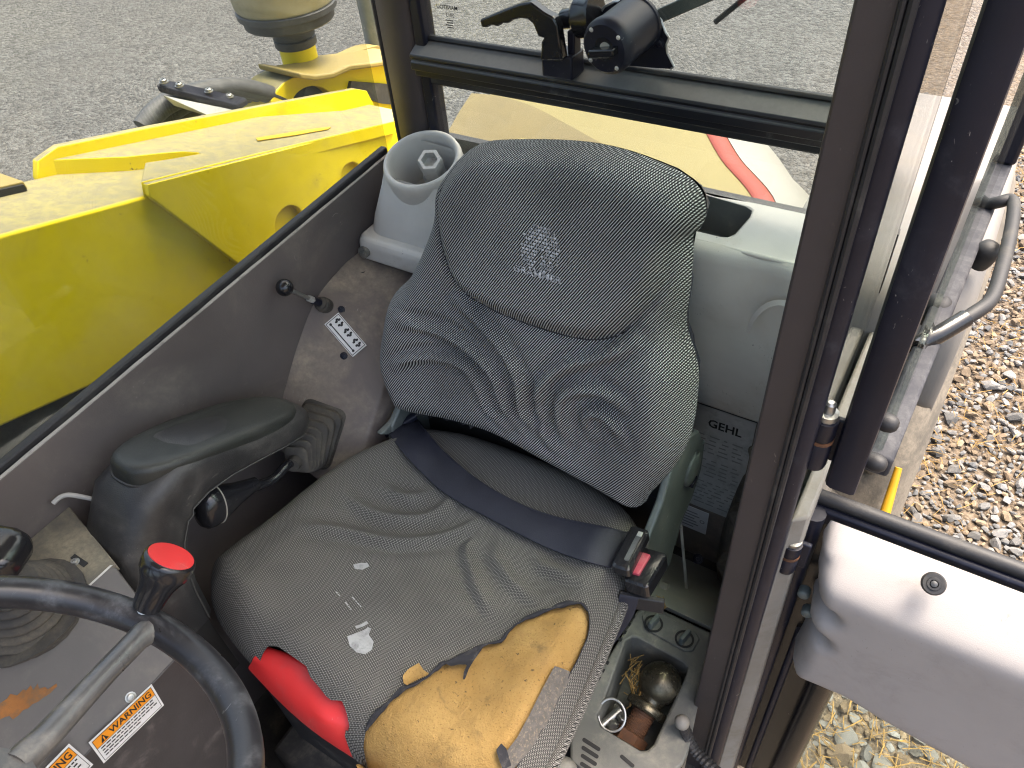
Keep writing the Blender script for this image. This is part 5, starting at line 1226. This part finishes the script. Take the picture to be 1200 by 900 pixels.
for (t, a_, b_) in ((0,.010,.010),(.15,.013,.013),(.35,.016,.018),(.55,.020,.026),(.68,.022,.031),(.80,.0225,.033),(.90,.021,.031),(.97,.016,.024),(1.0,.007,.011)):
    c = h0 + hx*hl_*t; rings.append([c + A(1,0,0)*a_*math.cos(q)*1.0 + hy*b_*math.sin(q) for q in [2*math.pi*k/24 for k in range(24)]])
m = MB(); m.loft(rings); kb = obj('lever_grip', m, 'gloss', lv, smooth=70)
c = h0 + hx*hl_*.70; m = MB(); m.tube([c + A(1,0,0)*.0226*math.cos(q) + hy*.0318*math.sin(q) for q in [2*math.pi*k/32 for k in range(32)]], .0010, 6, closed=True); obj('grip_joint', m, pm('pale_mould_line', (0.3,0.28,0.24), .6), kb)

# small ball-knob lever on the hump
bl = thing('ball_knob_lever', 'small lever with round black ball knob and steel rod on the dusty hump', 'lever', on_fender(381, 357))
c0 = on_fender(381, 358); kc = PX(333.5, 337, -.862); d_ = nrm(kc-c0)
m = MB(); m.lathe([(.013,-.006),(.0135,.0),(.012,.004),(.0135,.008),(.011,.012),(.0115,.015),(.008,.018)], c0, d_, 20); obj('rubber_collar', m, 'boot', bl, smooth=40)
m = MB(); m.tube([c0 + d_*.016, c0 + d_*.036], .0068, 12); obj('rod_sleeve', m, 'black', bl)
m = MB(); m.tube([c0 + d_*.034, kc - d_*.006], .0034, 10); rd_ = obj('rod', m, 'steel', bl)
m = MB(); m.lathe([(.0058,.036),(.0062,.038),(.0062,.046),(.0058,.048)], c0, d_, 6); obj('lock_nut', m, 'zinc', rd_, smooth=20)
m = MB(); m.lathe([(.001,.0140)] + [(.0140*math.cos(a), .0140*math.sin(a)) for a in [math.radians(80-160*k/14) for k in range(15)]] + [(.001,-.0140)], kc, nrm(CAM-kc)*.5+A(0,0,.5), 24); kbo = obj('ball_knob', m, 'gloss', bl, smooth=70)
# lever pictogram plate
pp = thing('lever_pattern_plate', 'small white plate with lever pattern pictograms on the dusty hump', 'plate', on_fender(405, 393))
cs = [on_fender(*p) + fn*.0020 for p in ((395.5,364.5),(428.5,402.7),(415,421),(382,381))]
pcn = sum(cs)/4; pux = nrm(cs[1]-cs[0]); pn_ = nrm(np.cross(cs[1]-cs[0], cs[3]-cs[0])); pn_ = pn_ if np.dot(pn_, CAM-pcn) > 0 else -pn_; puy = nrm(np.cross(pn_, pux))
PW, PH = np.linalg.norm(cs[1]-cs[0])/2, np.linalg.norm(cs[3]-cs[0])/2
f_ = lambda u, v, e=.0004: pcn + pux*u*PW + puy*v*PH + pn_*e
m = MB(); m.plate([f_(-1,-1,-.003), f_(1,-1,-.003), f_(1,1,-.003), f_(-1,1,-.003)], pn_*.0035); obj('plate_sheet', m, 'decalw', pp, smooth=None)
m = MB(); e = .0011
for (u0,v0,u1,v1) in ((-.94,.86,.94,.92),(-.94,-.92,.94,-.86),(-.95,-.9,-.92,.9),(.92,-.9,.95,.9),(-.8,-.56,.8,-.44)): quad(m, f_(u0,v0,e), f_(u1,v0,e), f_(u1,v1,e), f_(u0,v1,e))
for g in (-.62, 0, .62):
    for (du, dv) in ((-.1,.55),(.1,.55),(-.1,.15),(.1,.15),(-.17,.35),(.17,.35)):
        m.plate(circ(f_(g+du, dv+.02, e), pux, puy, .0022, 6, .0030), pn_*.0001)
for g in (-.8, .8): m.plate(circ(f_(g, -.5, e), pux, puy, .0024, 10), pn_*.0001)
obj('pictograms', m, 'ink', pp, smooth=None)

# steering wheel
sw = thing('steering_wheel', 'black steering wheel with rubbed spoke and red capped spinner knob', 'steering wheel', (-.478, -.037, 1.497))
SW_C, SW_R, SW_T, SW_B = A(-.4776, -.0368, 1.4972), .1825, .669, -.191
s1 = A(math.cos(SW_B), 0, math.sin(SW_B)); s2 = A(0, math.cos(SW_T), -math.sin(SW_T)); s2 = nrm(s2 - s1*np.dot(s1, s2)); s3 = np.cross(s1, s2)
wp = lambda a, r=SW_R, h=0.0: SW_C + r*(math.cos(a)*s1 + math.sin(a)*s2) + s3*h
m = MB(); m.tube([wp(2*math.pi*k/96) for k in range(96)], .0152, 18, closed=True); rim_ = obj('rim', m, 'wheel', sw, smooth=80)
for a in (34, 154, 274):
    a = math.radians(a); m = MB(); m.tube([wp(a + 2*math.pi*k/720.) for k in (-1, 0, 1)], .01545, 18); obj('rim_joint', m, 'spoke', rim_)
kang = math.atan2(np.dot(PP(176,718,SW_C,s3)-SW_C, s2), np.dot(PP(176,718,SW_C,s3)-SW_C, s1))
kang_s = math.atan2(np.dot(PP(160,748,SW_C,s3)-SW_C, s2), np.dot(PP(160,748,SW_C,s3)-SW_C, s1))
for j in range(3):
    a = kang_s + j*2*math.pi/3; m = MB(); m.tube([wp(a, .030, -.045), wp(a, .06, -.040), wp(a, .12, -.016), wp(a, SW_R-.022, -.003), wp(a, SW_R-.006, -.001)], [.014,.0125,.0115,.0120,.0146], 14, flat=.9); obj('spoke', m, 'spoke', sw, smooth=70)
m = MB(); m.lathe([(.024,-.11),(.034,-.08),(.040,-.062),(.040,-.046),(.035,-.036),(.012,-.033),(.001,-.033)], SW_C, s3, 32); obj('hub', m, 'spoke', sw, smooth=50)
m = MB(); m.lathe([(.028,-.60),(.028,-.09),(.034,-.08)], SW_C, s3, 20); obj('column', m, 'black', sw, smooth=50)
kb0 = wp(kang, SW_R, .012); ktop = kb0; kv = nrm(kb0 - CAM); kd = nrm(s3 + s1*.16 + s2*-.04); kd = nrm(kd - kv*(np.dot(kd, kv) + .46)); 
m = MB(); m.lathe([(.0085,-.006),(.0085,.004),(.0072,.006)], kb0, kd, 16); kn_ = obj('spinner_knob_mount', m, 'zinc', sw, smooth=40)
m = MB(); m.lathe([(.0130,.004),(.0142,.009),(.0150,.018),(.0172,.030),(.0212,.040),(.0240,.0455),(.0246,.048),(.0250,.058),(.0240,.061),(.0222,.062)], kb0, kd, 32); spn = obj('spinner_knob', m, 'gloss', sw, smooth=50)
m = MB(); m.lathe([(.0220,.0615),(.0217,.0630),(.013,.0636),(.001,.0634)], kb0, kd, 32); obj('red_cap', m, 'redplastic', spn, smooth=60)
# ================================================================== STORAGE BIN AND ITS CONTENTS
ZB = .80
bn = thing('storage_bin', 'dark grey moulded storage box with switch panel beside the seat', 'bin', (-.18, .53, ZF))
bo_ = [PZ(*p, ZB)[:2] for p in ((668,868),(672,846),(690,806),(746,716),(758,706),(836,742),(806,884),(800,896),(760,930),(700,915),(668,890))]
bo_ = [p for p in bo_]
well = [PZ(*p, ZB)[:2] for p in ((700,838),(706,828),(733,752),(740,747),(748,748),(800,776),(806,782),(804,790),(766,872),(759,879),(750,879),(705,852))]
c_w = np.mean(well, 0)
P_, F_ = None, None
m = MB(); m.plate([(x, y, ZB-.012) for x, y in bo_], (0,0,.012), holes=[[(x, y, ZB-.012) for x, y in well]]); top_b = obj('bin_top', m, 'bin', bn, bevel=.004, seg=3)
rings = []
for (dz, s) in ((0,1.0),(-.006,.985),(-.03,.95),(-.10,.90)): rings.append([A(c_w[0]+(x-c_w[0])*s, c_w[1]+(y-c_w[1])*s, ZB-.001+dz) for x, y in well])
m = MB(); m.loft(rings, caps=False); m.plate(rings[-1], (0,0,-.004)); obj('bin_well', m, 'bin', bn, smooth=40)
m = MB(); m.loft([[A(x, y, ZB-.012) for x, y in bo_], [A(x, y, ZF) for x, y in bo_]], caps=False, flip=True); obj('bin_body', m, 'bin', bn, smooth=30)
# vent slots in the front and the comb of small slots along the seat side
for k in range(4):
    p = PZ(686-1.5*k, 868+9*k, ZB+.0006); q = PZ(700-1.5*k, 877+9*k, ZB+.0006); d_ = nrm(q-p)
    m = MB(); m.loft([rrect((p+q)/2 + A(0,0,h), d_, nrm(np.cross(A(0,0,1), d_)), .016-.001*k, .0030, .0028, 3) for h in (0, .0006)]); obj('vent_slot', m, 'void', top_b)
m = MB(); p = PZ(735, 892, ZB+.0006); m.loft([rrect(p + A(0,0,h), nrm(A(1,-.2,0)), A(.2,1,0), .013, .0028, .0025, 3) for h in (0,.0006)]); obj('vent_slot', m, 'void', top_b)
for k in range(11):
    t = k/10; p = PZ(690*(1-t)+741*t, 812*(1-t)+722*t, ZB+.0006)
    if 5 <= k <= 6: continue
    m = MB(); m.box(p-A(.005,.0032,0), p+A(.005,.0032,.0007)); obj('side_slot', m, 'void', top_b)
# switch panel
sp0_ = [PZ(*p, ZB+.001) for p in ((752,722),(760,715),(770,716),(815,742),(820,750),(812,764),(802,764),(757,738))]
m = MB(); m.plate(sp0_, (0,0,.003)); swp = obj('switch_panel', m, 'bin', bn, bevel=.002)
for (px, py) in ((766,731), (802,749)):
    c = PZ(px, py, ZB+.004); m = MB(); m.lathe([(.0165,-.001),(.0165,.001),(.013,.0015),(.012,-.004),(.001,-.004)], c, (0,0,1), 20, caps=False); sk_ = obj('switch_socket', m, 'void', swp)
    m = MB(); m.obox(c + A(0,0,.006), nrm(A(.25,1,0))*.0125, nrm(A(1,-.25,0))*.004, A(0,.002,.009)); obj('turn_tab', m, 'bracket', swp, bevel=.0015)
# tow ball lying in the bin
tb = thing('tow_ball', 'tarnished tow ball with rusty threaded shank lying in the storage box', 'tow ball', PZ(765, 820, ZB-.05))
bc_ = PZ(774, 801, ZB-.012); ft_ = PZ(738, 866, ZB-.045); ax_ = nrm(ft_-bc_)
m = MB(); prof = [(.001,-.0355)] + [(.0358*math.sin(a), -.0358*math.cos(a)) for a in [math.radians(8+132*k/18) for k in range(19)]] + [(.021,.031),(.021,.038)]
m.lathe(prof, bc_, ax_, 36); obj('ball', m, 'oldball', tb, smooth=70)
m = MB(); m.lathe([(.021,.036),(.034,.040),(.0355,.043),(.0355,.050),(.033,.053),(.019,.054)], bc_, ax_, 36); obj('collar', m, 'oldball', tb, smooth=35)
m = MB(); pr_ = []
for k in range(25): pr_.append((.0185 + (.0011 if k % 2 else 0), .053 + .0021*k))
m.lathe(pr_, bc_, ax_, 24); obj('threaded_shank', m, 'rust', tb, smooth=20)
m = MB(); m.lathe([(.024,.090),(.0285,.092),(.0285,.114),(.025,.116),(.016,.116)], bc_, ax_, 6); obj('nut', m, 'rust', tb, smooth=20)
# linch pin with ring
lp = thing('linch_pin', 'steel linch pin with wire ring beside the tow ball', 'pin', PZ(718, 845, ZB-.04))
rc = PZ(717, 838, ZB-.006); rx, ry = nrm(A(1,.05,0)), nrm(A(-.1,.8,.45))
m = MB(); m.tube(circ(rc, rx, ry, .0225, 32, .0245), .0019, 8, closed=True); obj('wire_ring', m, 'zinc', lp, smooth=60)
m = MB(); m.tube([PZ(706,850,ZB-.045), PZ(727,832,ZB-.040)], .0075, 12); obj('pin_shank', m, 'steel', lp, smooth=50)
m = MB(); m.lathe([(.009,-.006),(.0105,-.004),(.0105,.005),(.008,.008)], PZ(719,851,ZB-.042), nrm(A(.4,-.6,.6)), 16); obj('pin_head', m, 'steel', lp, smooth=40)
for (nm, pxy, rot) in (('loose_bolt', (728, 843), .4),):
    t_ = thing('loose_bolt', 'small dark bolt between the wire ring and the tow ball', 'bolt', PZ(*pxy, ZB-.05)); c = PZ(*pxy, ZB-.04)
    m = MB(); m.lathe([(.008,0),(.0095,.001),(.0095,.008),(.008,.009)], c, nrm(A(.3,.4,.8)), 6); obj('bolt_head', m, 'steel', t_, smooth=20)
    m = MB(); m.tube([c, c - nrm(A(.3,.4,.8))*.03], .005, 10); obj('bolt_shank', m, 'steel', t_)
m = MB()
for k in range(46):
    p = PZ(744+rng.normal(0,6), 795+rng.normal(0,12), ZB-.022+rng.uniform(-.014,.012)); a = rng.uniform(0,6.28); d_ = nrm(A(math.cos(a)*.5+.25, math.sin(a), rng.uniform(-.5,.6))); L = rng.uniform(.006,.017)
    m.tube([p-d_*L, p+d_*L], .0008, 4)
s_ = stuff(obj('straw_wisps', m, 'straw')); s_['label'] = 'wisp of dry straw in the storage box by the tow ball'; s_['category'] = 'straw'
m = MB()
for k in range(26):
    p = PZ(772+rng.normal(0,4), 705+rng.normal(0,3), .803+rng.uniform(0,.006)); a = rng.uniform(0,6.28); d_ = A(math.cos(a), math.sin(a), 0); L = rng.uniform(.003,.009); m.tube([p-d_*L, p+d_*L], .0007, 4)
s_ = stuff(obj('chaff', m, 'straw')); s_['label'] = 'bits of chaff on the ledge behind the switch panel'; s_['category'] = 'straw'
# foot pedal / lever end at the lower picture edge
kb_ = thing('grey_lever_end', 'round dusty grey lever end at the bottom edge beside the storage box', 'lever', PZ(662, 900, .9))
m = MB(); c = PZ(660, 905, .86); m.lathe([(.014,-.05),(.018,-.02),(.022,0),(.021,.012),(.014,.019),(.001,.021)], c, nrm(A(.1,-.3,.9)), 20); obj('lever_knob', m, 'bin', kb_, smooth=60)
